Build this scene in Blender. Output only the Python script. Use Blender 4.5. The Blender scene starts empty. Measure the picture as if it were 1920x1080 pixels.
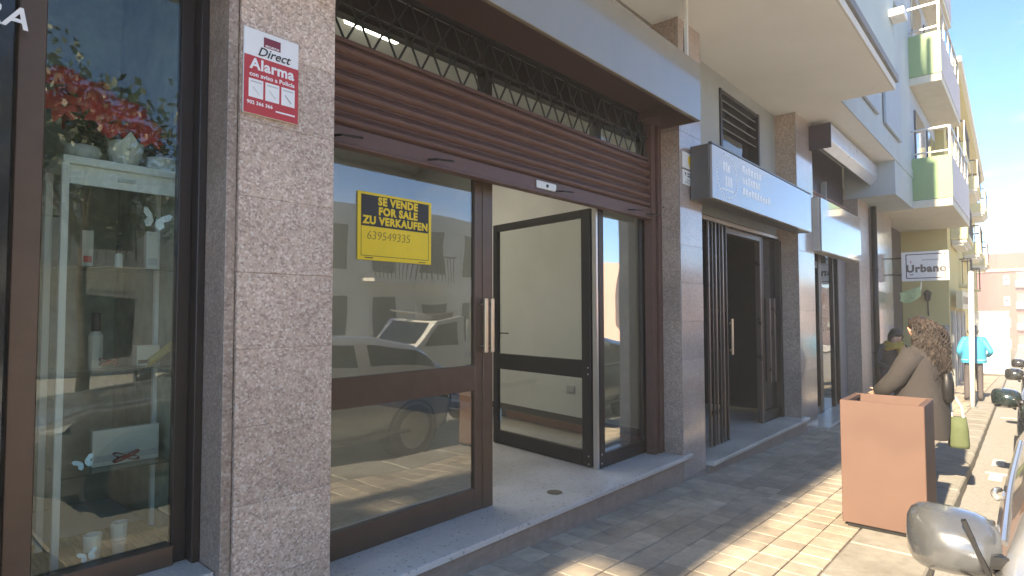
import bpy, bmesh, math, random
from mathutils import Vector, Matrix, Quaternion
random.seed(7)
R = math.radians
sc = bpy.context.scene
C = sc.collection

# ------------------------------------------------------------------ camera, sky, sun, exposure
cam_d = bpy.data.cameras.new('camera')
cam = bpy.data.objects.new('camera', cam_d); C.objects.link(cam)
F_PX, YAW, PITCH, ROLL = 1120.0, R(41.192), R(2.376), R(-0.125)
fw = Vector((math.cos(YAW)*math.cos(PITCH), math.sin(YAW)*math.cos(PITCH), math.sin(PITCH)))
rt = fw.cross(Vector((0, 0, 1))).normalized(); up = rt.cross(fw)
rt2 = rt*math.cos(ROLL) + up*math.sin(ROLL); up2 = -rt*math.sin(ROLL) + up*math.cos(ROLL)
cam.matrix_world = Matrix(((rt2.x, up2.x, -fw.x, 0), (rt2.y, up2.y, -fw.y, 0), (rt2.z, up2.z, -fw.z, 1.5), (0, 0, 0, 1)))
cam_d.sensor_width = 36.0; cam_d.lens = 36.0*F_PX/1920.0
cam_d.clip_start = 0.05; cam_d.clip_end = 3000
sc.camera = cam
SUN_EL, SUN_AZ = R(31), R(2.0)      # light travels along +X, 2 degrees towards +Y
w = bpy.data.worlds.new('World'); sc.world = w; w.use_nodes = True
nt = w.node_tree; bg = nt.nodes['Background']
sky = nt.nodes.new('ShaderNodeTexSky'); sky.sky_type = 'NISHITA'; sky.sun_disc = False
sky.sun_elevation = SUN_EL; sky.sun_rotation = math.atan2(-math.cos(SUN_AZ), -math.sin(SUN_AZ))
sky.altitude = 6000; sky.air_density = 1.0; sky.dust_density = 0.0; sky.ozone_density = 3.0
tc = nt.nodes.new('ShaderNodeTexCoord'); mp = nt.nodes.new('ShaderNodeMapping'); mp.inputs['Scale'].default_value = (1.6, 1.6, 7)
nz = nt.nodes.new('ShaderNodeTexNoise'); nz.inputs['Scale'].default_value = 2.2; nz.inputs['Detail'].default_value = 7; nz.inputs['Roughness'].default_value = .62
rp = nt.nodes.new('ShaderNodeValToRGB'); rp.color_ramp.elements[0].position = .54; rp.color_ramp.elements[1].position = .80
rp.color_ramp.elements[1].color = (.55, .55, .55, 1)
mx = nt.nodes.new('ShaderNodeMixRGB'); mx.inputs[2].default_value = (2.6, 2.8, 3.1, 1)
nt.links.new(tc.outputs['Generated'], mp.inputs['Vector']); nt.links.new(mp.outputs[0], nz.inputs['Vector'])
nt.links.new(nz.outputs['Fac'], rp.inputs['Fac']); nt.links.new(rp.outputs['Color'], mx.inputs['Fac'])
hs = nt.nodes.new('ShaderNodeHueSaturation'); hs.inputs['Saturation'].default_value = 1.2; nt.links.new(sky.outputs[0], hs.inputs['Color']); nt.links.new(hs.outputs[0], mx.inputs[1]); nt.links.new(mx.outputs[0], bg.inputs['Color'])
bg.inputs['Strength'].default_value = 0.115
sd = bpy.data.lights.new('sun', 'SUN'); sd.energy = 3.2; sd.angle = R(0.9); sd.color = (1.0, .94, .86)
so = bpy.data.objects.new('sun', sd); C.objects.link(so)
sdir = Vector((math.cos(SUN_EL)*math.cos(SUN_AZ), math.cos(SUN_EL)*math.sin(SUN_AZ), -math.sin(SUN_EL)))
so.rotation_mode = 'QUATERNION'; so.rotation_quaternion = sdir.to_track_quat('-Z', 'Y'); so.location = (-20, -3, 20)
vs = sc.view_settings; vs.view_transform = 'Standard'; vs.look = 'None'; vs.gamma = 1.0; vs.exposure = 2.42
vs.use_white_balance = True; vs.white_balance_temperature = 9000; vs.white_balance_tint = 10; vs.use_curve_mapping = False
try:
    sc.cycles.max_bounces = 8; sc.cycles.transparent_max_bounces = 16; sc.cycles.diffuse_bounces = 4; sc.cycles.glossy_bounces = 4
    sc.cycles.caustics_reflective = False; sc.cycles.caustics_refractive = False; sc.cycles.use_denoising = True
    sc.cycles.sample_clamp_indirect = 6
except Exception: pass

# ------------------------------------------------------------------ materials
MATS = {}
def nodes(name):
    m = bpy.data.materials.new(name); m.use_nodes = True
    return m, m.node_tree, m.node_tree.nodes['Principled BSDF']
def mat(name, col, rough=.6, metal=0.0, var=.12, scale=6.0, bump=0.0, bscale=40.0, spec=None, coat=0.0, emit=None, estr=0.0, grime=0.0, stretch=(1, 1, 1)):
    """plain painted / cast material with low-contrast mottling, roughness variation and fine relief"""
    if name in MATS: return MATS[name]
    m, t, b = nodes(name); N, L = t.nodes, t.links
    g = N.new('ShaderNodeNewGeometry'); mpn = N.new('ShaderNodeMapping'); mpn.inputs['Scale'].default_value = stretch
    L.new(g.outputs['Position'], mpn.inputs['Vector'])
    n = N.new('ShaderNodeTexNoise'); n.inputs['Scale'].default_value = scale; n.inputs['Detail'].default_value = 6; n.inputs['Roughness'].default_value = .65
    L.new(mpn.outputs[0], n.inputs['Vector'])
    r = N.new('ShaderNodeValToRGB'); r.color_ramp.elements[0].position = .28; r.color_ramp.elements[1].position = .72
    lo = [c*(1-var) for c in col]; hi = [min(1, c*(1+var)) for c in col]
    r.color_ramp.elements[0].color = (*lo, 1); r.color_ramp.elements[1].color = (*hi, 1)
    L.new(n.outputs['Fac'], r.inputs['Fac']); last = r.outputs['Color']
    if grime > 0:
        n2 = N.new('ShaderNodeTexNoise'); n2.inputs['Scale'].default_value = scale*.23; n2.inputs['Detail'].default_value = 8
        L.new(mpn.outputs[0], n2.inputs['Vector'])
        r2 = N.new('ShaderNodeValToRGB'); r2.color_ramp.elements[0].position = .48; r2.color_ramp.elements[1].position = .75
        r2.color_ramp.elements[1].color = (grime, grime, grime, 1); L.new(n2.outputs['Fac'], r2.inputs['Fac'])
        mxn = N.new('ShaderNodeMixRGB'); mxn.inputs[2].default_value = (col[0]*.45, col[1]*.42, col[2]*.38, 1)
        L.new(r2.outputs['Color'], mxn.inputs['Fac']); L.new(last, mxn.inputs[1]); last = mxn.outputs[0]
    L.new(last, b.inputs['Base Color'])
    mr = N.new('ShaderNodeMapRange'); mr.inputs[3].default_value = max(.02, rough-.09); mr.inputs[4].default_value = min(1, rough+.09)
    L.new(n.outputs['Fac'], mr.inputs[0]); L.new(mr.outputs[0], b.inputs['Roughness'])
    b.inputs['Metallic'].default_value = metal
    if spec is not None: b.inputs['Specular IOR Level'].default_value = spec
    if coat: b.inputs['Coat Weight'].default_value = coat; b.inputs['Coat Roughness'].default_value = .04
    if bump:
        nb = N.new('ShaderNodeTexNoise'); nb.inputs['Scale'].default_value = bscale; nb.inputs['Detail'].default_value = 5
        L.new(mpn.outputs[0], nb.inputs['Vector'])
        bp = N.new('ShaderNodeBump'); bp.inputs['Strength'].default_value = bump; bp.inputs['Distance'].default_value = .01
        L.new(nb.outputs['Fac'], bp.inputs['Height']); L.new(bp.outputs[0], b.inputs['Normal'])
    if emit: b.inputs['Emission Color'].default_value = (*emit, 1); b.inputs['Emission Strength'].default_value = estr
    MATS[name] = m; return m
def speckle(name, base, dark, light, scale, rough=.4, spread=(.36, .5, .62), bump=.05, patch=.25, coat=0.0):
    """granite / terrazzo: crystals of three colours"""
    if name in MATS: return MATS[name]
    m, t, b = nodes(name); N, L = t.nodes, t.links
    g = N.new('ShaderNodeNewGeometry')
    v = N.new('ShaderNodeTexVoronoi'); v.inputs['Scale'].default_value = scale; L.new(g.outputs['Position'], v.inputs['Vector'])
    sp = N.new('ShaderNodeSeparateColor'); L.new(v.outputs['Color'], sp.inputs[0])
    r = N.new('ShaderNodeValToRGB'); e = r.color_ramp.elements; e[0].position = 0; e[0].color = (*dark, 1); e[1].position = spread[0]; e[1].color = (*base, 1)
    e2 = e.new(spread[1]+.2); e2.color = (*[c*1.12 for c in base], 1); e3 = e.new(.97); e3.color = (*light, 1)
    L.new(sp.outputs[0], r.inputs['Fac'])
    n = N.new('ShaderNodeTexNoise'); n.inputs['Scale'].default_value = scale*.22; n.inputs['Detail'].default_value = 6; L.new(g.outputs['Position'], n.inputs['Vector'])
    r2 = N.new('ShaderNodeValToRGB'); r2.color_ramp.elements[0].position = .3; r2.color_ramp.elements[0].color = (*[c*(1-patch) for c in base], 1); r2.color_ramp.elements[1].position = .7; r2.color_ramp.elements[1].color = (*[min(1, c*(1+patch)) for c in base], 1)
    L.new(n.outputs['Fac'], r2.inputs['Fac'])
    mxn = N.new('ShaderNodeMixRGB'); mxn.inputs['Fac'].default_value = .45; L.new(r.outputs['Color'], mxn.inputs[1]); L.new(r2.outputs['Color'], mxn.inputs[2])
    n3 = N.new('ShaderNodeTexNoise'); n3.inputs['Scale'].default_value = 1.6; n3.inputs['Detail'].default_value = 7; L.new(g.outputs['Position'], n3.inputs['Vector'])
    r3 = N.new('ShaderNodeValToRGB'); r3.color_ramp.elements[0].position = .35; r3.color_ramp.elements[0].color = (.80, .79, .78, 1); r3.color_ramp.elements[1].position = .66; r3.color_ramp.elements[1].color = (1.06, 1.05, 1.04, 1)
    L.new(n3.outputs['Fac'], r3.inputs['Fac'])
    ml = N.new('ShaderNodeMixRGB'); ml.blend_type = 'MULTIPLY'; ml.inputs['Fac'].default_value = 1; L.new(mxn.outputs[0], ml.inputs[1]); L.new(r3.outputs['Color'], ml.inputs[2])
    oi = N.new('ShaderNodeObjectInfo'); rr_ = N.new('ShaderNodeMapRange'); rr_.inputs[3].default_value = .88; rr_.inputs[4].default_value = 1.10; L.new(oi.outputs['Random'], rr_.inputs[0])
    mo_ = N.new('ShaderNodeMixRGB'); mo_.blend_type = 'MULTIPLY'; mo_.inputs['Fac'].default_value = 1; L.new(ml.outputs[0], mo_.inputs[1]); L.new(rr_.outputs[0], mo_.inputs[2])
    L.new(mo_.outputs[0], b.inputs['Base Color']); b.inputs['Roughness'].default_value = rough
    if coat: b.inputs['Coat Weight'].default_value = coat; b.inputs['Coat Roughness'].default_value = .12
    bp = N.new('ShaderNodeBump'); bp.inputs['Strength'].default_value = bump; bp.inputs['Distance'].default_value = .004; L.new(v.outputs['Distance'], bp.inputs['Height']); L.new(bp.outputs[0], b.inputs['Normal'])
    MATS[name] = m; return m
def glass(name, tint=(.86, .9, .88), f0=.045, rough=.0):
    """one surface of a glass sheet: straight-through tinted transmission plus mirror reflection rising at grazing angles"""
    if name in MATS: return MATS[name]
    m = bpy.data.materials.new(name); m.use_nodes = True; t = m.node_tree; N, L = t.nodes, t.links
    N.remove(N['Principled BSDF']); out = N['Material Output']
    tr = N.new('ShaderNodeBsdfTransparent'); tr.inputs[0].default_value = (*tint, 1)
    gl = N.new('ShaderNodeBsdfGlossy'); gl.inputs['Roughness'].default_value = rough; gl.inputs['Color'].default_value = (.97, .99, 1, 1)
    g = N.new('ShaderNodeNewGeometry'); d = N.new('ShaderNodeVectorMath'); d.operation = 'DOT_PRODUCT'
    L.new(g.outputs['Incoming'], d.inputs[0]); L.new(g.outputs['Normal'], d.inputs[1])
    a = N.new('ShaderNodeMath'); a.operation = 'ABSOLUTE'; L.new(d.outputs['Value'], a.inputs[0])
    o = N.new('ShaderNodeMath'); o.operation = 'SUBTRACT'; o.inputs[0].default_value = 1; L.new(a.outputs[0], o.inputs[1]); o.use_clamp = True
    p = N.new('ShaderNodeMath'); p.operation = 'POWER'; p.inputs[1].default_value = 5; L.new(o.outputs[0], p.inputs[0])
    ma = N.new('ShaderNodeMath'); ma.operation = 'MULTIPLY_ADD'; ma.inputs[1].default_value = 1-f0; ma.inputs[2].default_value = f0; L.new(p.outputs[0], ma.inputs[0])
    wv = N.new('ShaderNodeTexNoise'); wv.inputs['Scale'].default_value = 1.7; wv.inputs['Detail'].default_value = 1; L.new(g.outputs['Position'], wv.inputs['Vector'])
    wb = N.new('ShaderNodeBump'); wb.inputs['Strength'].default_value = 1.0; wb.inputs['Distance'].default_value = .0035; L.new(wv.outputs['Fac'], wb.inputs['Height']); L.new(wb.outputs[0], gl.inputs['Normal'])
    ms = N.new('ShaderNodeMixShader'); L.new(ma.outputs[0], ms.inputs[0]); L.new(tr.outputs[0], ms.inputs[1]); L.new(gl.outputs[0], ms.inputs[2]); L.new(ms.outputs[0], out.inputs['Surface'])
    MATS[name] = m; return m
TILE = .20
def tile_mat():
    m, t, b = nodes('pavement tile'); N, L = t.nodes, t.links
    g = N.new('ShaderNodeNewGeometry'); s = N.new('ShaderNodeVectorMath'); s.operation = 'DIVIDE'; s.inputs[1].default_value = (TILE, TILE, 1000)
    ad = N.new('ShaderNodeVectorMath'); ad.operation = 'ADD'; ad.inputs[1].default_value = (.0, -.06, 0); L.new(g.outputs['Position'], ad.inputs[0]); L.new(ad.outputs[0], s.inputs[0])
    fl = N.new('ShaderNodeVectorMath'); fl.operation = 'FLOOR'; L.new(s.outputs[0], fl.inputs[0])
    wn = N.new('ShaderNodeTexWhiteNoise'); L.new(fl.outputs[0], wn.inputs['Vector'])
    r = N.new('ShaderNodeValToRGB'); e = r.color_ramp.elements; e[0].position = 0; e[0].color = (0.403, 0.354, 0.296, 1); e[1].position = 1; e[1].color = (0.610, 0.534, 0.432, 1)
    e2 = e.new(.45); e2.color = (0.460, 0.404, 0.333, 1); e3 = e.new(.72); e3.color = (0.517, 0.454, 0.370, 1)
    L.new(wn.outputs['Value'], r.inputs['Fac'])
    n = N.new('ShaderNodeTexNoise'); n.inputs['Scale'].default_value = 9; n.inputs['Detail'].default_value = 9; n.inputs['Roughness'].default_value = .7; L.new(g.outputs['Position'], n.inputs['Vector'])
    r2 = N.new('ShaderNodeValToRGB'); r2.color_ramp.elements[0].position = .3; r2.color_ramp.elements[0].color = (.70, .69, .68, 1); r2.color_ramp.elements[1].position = .68; r2.color_ramp.elements[1].color = (1.08, 1.07, 1.05, 1); L.new(n.outputs['Fac'], r2.inputs['Fac'])
    ml = N.new('ShaderNodeMixRGB'); ml.blend_type = 'MULTIPLY'; ml.inputs['Fac'].default_value = 1; L.new(r.outputs['Color'], ml.inputs[1]); L.new(r2.outputs['Color'], ml.inputs[2])
    n4 = N.new('ShaderNodeTexNoise'); n4.inputs['Scale'].default_value = 1.3; n4.inputs['Detail'].default_value = 6; L.new(g.outputs['Position'], n4.inputs['Vector'])
    r4 = N.new('ShaderNodeValToRGB'); r4.color_ramp.elements[0].position = .38; r4.color_ramp.elements[0].color = (.78, .77, .76, 1); r4.color_ramp.elements[1].position = .6; r4.color_ramp.elements[1].color = (1, 1, 1, 1); L.new(n4.outputs['Fac'], r4.inputs['Fac'])
    ml2 = N.new('ShaderNodeMixRGB'); ml2.blend_type = 'MULTIPLY'; ml2.inputs['Fac'].default_value = 1; L.new(ml.outputs[0], ml2.inputs[1]); L.new(r4.outputs['Color'], ml2.inputs[2])
    vo = N.new('ShaderNodeTexVoronoi'); vo.inputs['Scale'].default_value = 3.4; L.new(g.outputs['Position'], vo.inputs['Vector'])
    lt = N.new('ShaderNodeMath'); lt.operation = 'LESS_THAN'; lt.inputs[1].default_value = .055; L.new(vo.outputs['Distance'], lt.inputs[0])
    fm = N.new('ShaderNodeMath'); fm.operation = 'MULTIPLY'; fm.inputs[1].default_value = .55; L.new(lt.outputs[0], fm.inputs[0])
    mg = N.new('ShaderNodeMixRGB'); mg.inputs[2].default_value = (.09, .085, .08, 1); L.new(fm.outputs[0], mg.inputs['Fac']); L.new(ml2.outputs[0], mg.inputs[1])
    L.new(mg.outputs[0], b.inputs['Base Color']); b.inputs['Roughness'].default_value = .72
    nb = N.new('ShaderNodeTexNoise'); nb.inputs['Scale'].default_value = 120; nb.inputs['Detail'].default_value = 4; L.new(g.outputs['Position'], nb.inputs['Vector'])
    bp = N.new('ShaderNodeBump'); bp.inputs['Strength'].default_value = .25; bp.inputs['Distance'].default_value = .004; L.new(nb.outputs['Fac'], bp.inputs['Height']); L.new(bp.outputs[0], b.inputs['Normal'])
    MATS['tile'] = m; return m

M_tile = tile_mat()
M_granite = speckle('pink granite', (.58, .43, .34), (.20, .135, .11), (.90, .82, .73), 105, rough=.42, bump=.06, coat=.0)
M_granite2 = speckle('warm granite', (.42, .315, .25), (.2, .14, .12), (.66, .58, .50), 95, rough=.38, bump=.05)
M_polish = speckle('polished granite', (.42, .335, .295), (.3, .23, .21), (.6, .54, .5), 130, rough=.16, bump=.01, patch=.08, coat=.5)
M_terrazzo = speckle('terrazzo', (.66, .63, .60), (.10, .09, .085), (.75, .73, .71), 70, rough=.32, spread=(.06, .5, .6), bump=.0, patch=.06)
M_slab = speckle('pale stone slab', (.60, .56, .50), (.3, .26, .22), (.74, .71, .66), 110, rough=.3, spread=(.1, .5, .6), bump=.02, patch=.06)
M_riser = mat('riser stone', (.34, .26, .215), .55, var=.16, scale=20, bump=.1, grime=.4)
M_grout = mat('grout', (.14, .125, .11), .95, var=.25, scale=30)
M_concrete = mat('kerb concrete', (.32, .305, .27), .85, var=.16, scale=14, bump=.3, bscale=90, grime=.5)
M_asphalt = mat('asphalt', (.36, .35, .33), .9, var=.3, scale=60, bump=.5, bscale=160, grime=.3)
M_earth = mat('dry earth', (.22, .19, .14), .95, var=.2, scale=.5, bump=.3, bscale=6)
M_paintline = mat('road paint', (.72, .71, .68), .7, var=.12, scale=25, grime=.5)
M_brown = mat('brown shutter enamel', (.115, .052, .038), .5, var=.14, scale=10, bump=.02, grime=.25, stretch=(1, 1, 3))
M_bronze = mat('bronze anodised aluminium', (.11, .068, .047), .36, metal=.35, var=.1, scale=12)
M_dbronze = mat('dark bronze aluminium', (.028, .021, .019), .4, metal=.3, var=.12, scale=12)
M_black = mat('black metal', (.014, .014, .015), .45, metal=.2, var=.15, scale=14)
M_brass = mat('brass handle', (.62, .51, .36), .3, metal=.8, var=.02, scale=3)
M_steel = mat('brushed steel', (.58, .57, .55), .34, metal=.85, var=.02, scale=3)
M_white = mat('white render', (.70, .685, .645), .88, var=.05, scale=3.0, bump=.12, bscale=60, grime=.12)
M_soffit = mat('soffit paint', (.84, .83, .79), .9, var=.04, scale=1.6, bump=.06, bscale=70, grime=.10)
M_inwall = mat('interior white paint', (.72, .715, .69), .9, var=.05, scale=2.5, grime=.12)
M_wallgrey = mat('grey green render', (.36, .375, .36), .85, var=.08, scale=4, bump=.1, grime=.2)
M_teal = mat('pale teal paint', (.40, .49, .50), .75, var=.06, scale=2, bump=.08, grime=.15)
M_bluegrey = mat('blue grey paint', (.36, .42, .47), .7, var=.06, scale=2, grime=.1)
M_green = mat('pale green panel', (.20, .34, .16), .4, var=.05, scale=3)
M_yellow = mat('ochre render', (.62, .52, .22), .9, var=.05, scale=1.2, bump=.1, grime=.15)
M_pink = mat('pink render', (.33, .105, .085), .9, var=.04, scale=.6, bump=.08)
M_pinkd = mat('salmon render', (.66, .42, .36), .9, var=.05, scale=.6)
M_greyfac = mat('grey facade', (.74, .75, .72), .85, var=.07, scale=1.5, bump=.08, grime=.2)
M_canopy = mat('glossy canopy panel', (.25, .22, .17), .13, var=.05, scale=3, coat=.5)
M_canopyu = mat('brown canopy underside', (.10, .052, .045), .5, var=.1, scale=6)
M_signface = mat('glossy sign acrylic', (.36, .34, .335), .10, var=.03, scale=4, coat=.5)
M_signcase = mat('sign case grey', (.13, .125, .12), .4, metal=.4, var=.08, scale=8)
M_signpale = mat('sign case pale', (.50, .49, .46), .4, metal=.2, var=.08, scale=8)
M_purple = mat('dark aubergine panel', (.05, .035, .05), .35, var=.1, scale=5)
M_pinkslat = mat('rosewood slat', (.42, .27, .25), .22, var=.1, scale=8, coat=.3)
M_corten = mat('terracotta planter', (.128, .072, .056), .62, var=.06, scale=5, bump=.05, bscale=120, grime=.4)
M_signwhite = mat('sign white', (.80, .80, .79), .35, var=.02, scale=10)
M_signred = mat('sign red', (.52, .045, .05), .35, var=.05, scale=10)
M_signmaroon = mat('sign maroon', (.22, .03, .05), .4, var=.05, scale=10)
M_yel = mat('sign yellow', (.85, .58, .015), .4, var=.03, scale=10)
M_ink = mat('black ink', (.02, .018, .016), .5, var=.1, scale=20)
M_pen = mat('marker pen', (.30, .21, .03), .6, var=.3, scale=60)
M_grey = mat('grey print', (.45, .46, .46), .5, var=.1, scale=30)
M_pane = glass('clear pane', (.90, .925, .91), .05)
M_paned = glass('vitrine pane', (.86, .92, .89), .05)
M_pane2 = glass('tinted door pane', (.60, .63, .63), .135)
M_panedark = glass('dark shop pane', (.42, .44, .45), .07)
M_gshelf = glass('glass shelf', (.62, .75, .70), .05)
M_winblue = mat('window pane', (.05, .065, .08), .06, var=.1, scale=2, coat=.6)
M_lampon = mat('lit diffuser', (.9, .9, .9), .5, emit=(.88, .95, 1), estr=4.0)
M_skirt = mat('dark skirting', (.03, .022, .02), .4, var=.1)
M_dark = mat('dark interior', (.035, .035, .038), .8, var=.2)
M_vitback = mat('printed grey green backdrop', (.30, .36, .29), .7, var=.4, scale=5)
M_plant = mat('dark leaf', (.035, .07, .025), .45, var=.3, scale=30)
M_poin = mat('red bract', (.62, .04, .03), .5, var=.25, scale=25)
M_pot = mat('white glazed pot', (.68, .66, .60), .25, var=.04, scale=8)
M_white2 = mat('white laminate', (.80, .80, .79), .4, var=.03, scale=8)
M_straw = mat('straw mat', (.52, .43, .27), .85, var=.3, scale=60, stretch=(4, 1, 1))
M_bow = mat('red satin', (.30, .02, .02), .25, var=.2, scale=20)
M_gold = mat('gold paper', (.6, .45, .12), .35, metal=.4, var=.2, scale=20)
M_card = mat('cream card', (.58, .53, .46), .7, var=.06, scale=14)
M_butter = mat('iridescent wing', (.42, .66, .85), .25, var=.35, scale=120, coat=.5)
M_butterw = mat('pearl wing', (.78, .82, .80), .25, var=.25, scale=120, coat=.5)

# ------------------------------------------------------------------ mesh helpers
BASE = {}
class MB:
    def __init__(s): s.v = []; s.f = []
    def add(s, vs, fs):
        o = len(s.v); s.v += [tuple(p) for p in vs]; s.f += [tuple(i+o for i in f) for f in fs]; return s
    def box(s, x0, x1, y0, y1, z0, z1):
        return s.add([(x0,y0,z0),(x1,y0,z0),(x1,y1,z0),(x0,y1,z0),(x0,y0,z1),(x1,y0,z1),(x1,y1,z1),(x0,y1,z1)],
                     [(0,3,2,1),(4,5,6,7),(0,1,5,4),(1,2,6,5),(2,3,7,6),(3,0,4,7)])
    def bar(s, a, b, wd, th, upv=(0, 0, 1)):
        a, b = Vector(a), Vector(b); d = (b-a).normalized(); u = Vector(upv)
        sx = d.cross(u)
        if sx.length < 1e-4: sx = d.cross(Vector((1, 0, 0)))
        sx.normalize(); u = sx.cross(d); sx *= wd/2; u = u*th/2
        return s.add([a-sx-u, a+sx-u, a+sx+u, a-sx+u, b-sx-u, b+sx-u, b+sx+u, b-sx+u],
                     [(0,3,2,1),(4,5,6,7),(0,1,5,4),(1,2,6,5),(2,3,7,6),(3,0,4,7)])
    def tube(s, pts, r, n=8, r1=None, cap=True):
        pts = [Vector(p) for p in pts]; rings = []
        m = len(pts); u = None
        for i, p in enumerate(pts):
            d = (pts[min(i+1, m-1)]-pts[max(i-1, 0)]).normalized()
            if u is None:
                u = d.orthogonal().normalized()
            else:
                u = (u - d*u.dot(d)); u = u.normalized() if u.length > 1e-6 else d.orthogonal().normalized()
            v = d.cross(u); rr = r if r1 is None else r+(r1-r)*i/max(1, m-1)
            rings.append([p + (u*math.cos(2*math.pi*k/n)+v*math.sin(2*math.pi*k/n))*rr for k in range(n)])
        return s.loft(rings, cap)
    def loft(s, rings, cap=True, closed=True):
        n = len(rings[0]); vs = [p for r in rings for p in r]; fs = []
        for i in range(len(rings)-1):
            for k in range(n if closed else n-1):
                fs.append((i*n+k, i*n+(k+1) % n, (i+1)*n+(k+1) % n, (i+1)*n+k))
        if cap and closed:
            fs.append(tuple(reversed(range(n)))); fs.append(tuple((len(rings)-1)*n+k for k in range(n)))
        return s.add(vs, fs)
    def lathe(s, c, prof, n=20, axis='z'):
        rings = []
        for r, h in prof:
            ring = []
            for k in range(n):
                a = 2*math.pi*k/n; p = (r*math.cos(a), r*math.sin(a), h)
                if axis == 'y': p = (p[0], p[2], -p[1])
                if axis == 'x': p = (p[2], p[0], p[1])
                ring.append((c[0]+p[0], c[1]+p[1], c[2]+p[2]))
            rings.append(ring)
        return s.loft(rings)
    def prism(s, poly, ext):
        n = len(poly); e = Vector(ext); a = [Vector(p) for p in poly]; b = [p+e for p in a]
        return s.add(a+b, [tuple(reversed(range(n))), tuple(range(n, 2*n))]+[(i, (i+1) % n, n+(i+1) % n, n+i) for i in range(n)])
    def quad(s, a, b, c, d): return s.add([a, b, c, d], [(0, 1, 2, 3)])
    def build(s, name, material, parent=None, world=True, bevel=0, smooth=False, seg=1, weld=False, label=None, cat=None, group=None, kind=None, loc=None):
        me = bpy.data.meshes.new(name)
        off = Vector((0, 0, 0))
        if parent is not None and world: off = BASE[parent.name]
        if parent is None:
            if loc is None:
                xs = [p[0] for p in s.v]; ys = [p[1] for p in s.v]; zs = [p[2] for p in s.v]
                loc = ((min(xs)+max(xs))/2, (min(ys)+max(ys))/2, min(zs))
            off = Vector(loc)
        me.from_pydata([(p[0]-off.x, p[1]-off.y, p[2]-off.z) for p in s.v], [], s.f)
        bm = bmesh.new(); bm.from_mesh(me)
        if weld: bmesh.ops.remove_doubles(bm, verts=bm.verts, dist=1e-5)
        bmesh.ops.recalc_face_normals(bm, faces=bm.faces)
        if bevel: bmesh.ops.bevel(bm, geom=list(bm.edges), offset=bevel, segments=seg, affect='EDGES', profile=.7, clamp_overlap=True)
        if smooth:
            for f in bm.faces: f.smooth = True
        bm.to_mesh(me); bm.free()
        ms = material if isinstance(material, (list, tuple)) else [material]
        for mm in ms:
            if mm: me.materials.append(mm)
        o = bpy.data.objects.new(name, me); C.objects.link(o)
        if parent is not None:
            o.parent = parent; BASE[o.name] = BASE[parent.name].copy() if world else Vector((0, 0, 0))
            if not world: BASE[o.name] = Vector((0, 0, 0))
        else:
            o.location = off; BASE[o.name] = off.copy()
        if label: o['label'] = label
        if cat: o['category'] = cat
        if group: o['group'] = group
        if kind: o['kind'] = kind
        return o
def B(x0, x1, y0, y1, z0, z1): return MB().box(min(x0,x1), max(x0,x1), min(y0,y1), max(y0,y1), min(z0,z1), max(z0,z1))
def thing(name, label, cat, loc=(0, 0, 0), group=None, rotz=0, kind=None):
    o = bpy.data.objects.new(name, None); C.objects.link(o); o.empty_display_size = .2
    o.location = loc; o.rotation_euler = (0, 0, rotz); o['label'] = label; o['category'] = cat
    if group: o['group'] = group
    if kind: o['kind'] = kind
    BASE[o.name] = Vector(loc); return o
def dup(o, parent=None, loc=None, name=None):
    c = o.copy(); C.objects.link(c)
    if parent is not None: c.parent = parent
    if loc is not None: c.location = loc
    return c
TEXTS = []
def text(name, body, material, parent, origin, size, xdir=(1, 0, 0), updir=(0, 0, 1), align='CENTER', bold=0.0, shear=0.0, wscale=1.0, depth=.0006):
    cu = bpy.data.curves.new(name, 'FONT'); cu.body = body; cu.size = size; cu.align_x = align; cu.align_y = 'CENTER'
    cu.offset = bold; cu.space_character = 1.0+min(.14, max(0, bold)/size*2.2); cu.shear = shear; cu.extrude = depth; cu.resolution_u = 3
    o = bpy.data.objects.new(name, cu); C.objects.link(o)
    x, u = Vector(xdir).normalized(), Vector(updir).normalized(); n = x.cross(u)
    p = Vector(origin) - BASE[parent.name]
    o.parent = parent
    o.matrix_local = Matrix(((x.x*wscale, u.x, n.x, p.x), (x.y*wscale, u.y, n.y, p.y), (x.z*wscale, u.z, n.z, p.z), (0, 0, 0, 1)))
    cu.materials.append(material); TEXTS.append(o); return o
S = .03
HAZE = .0045
def gz(x): return -S*x
KB = lambda x: .51+.012*x           # street edge of the kerb

# ------------------------------------------------------------------ ground, road, pavement
def strip(name, xs, yfun0, yfun1, zoff, material, thick=None):
    m = MB()
    top = [[(x, yfun0(x), gz(x)+zoff) for x in xs], [(x, yfun1(x), gz(x)+zoff) for x in xs]]
    n = len(xs); vs = top[0]+top[1]; fs = [(i, i+1, n+i+1, n+i) for i in range(n-1)]
    m.add(vs, fs)
    if thick:
        m.add([(x, y, z) for x, y, z in top[0]]+[(x, y, z-thick) for x, y, z in top[0]], [(i, n+i, n+i+1, i+1) for i in range(n-1)])
    return m.build(name, material, kind='structure', loc=(0, 0, 0))
XS = [-40, -20, -10, 0, 5, 10, 20, 30]
gnd = MB(); gx = [-900, -60, 60, 150, 1500]; gzv = [1.4, 1.4, -2.2, -4.9, -4.9]
for yy in (-900, 900): pass
gnd.add([(x, -900, z) for x, z in zip(gx, gzv)]+[(x, 900, z) for x, z in zip(gx, gzv)], [(i, i+1, 6+i, 5+i) for i in range(4)])
gnd.build('ground', M_earth, kind='structure', loc=(0, 0, -.4))
road = strip('road', [-40, -20, 0, 10, 20, 40, 60, 140], lambda x: -6.6, lambda x: KB(x)+.05, -.13, M_asphalt)
strip('side_road', [29.2, 38], lambda x: -6.6, lambda x: 30, -.128, M_asphalt)
strip('opposite_pavement', [-40, 0, 20, 60, 140], lambda x: -13.0, lambda x: -6.6, -.0, mat('pale paving', (.74, .72, .66), .85, var=.1, scale=8), .14)
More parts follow.
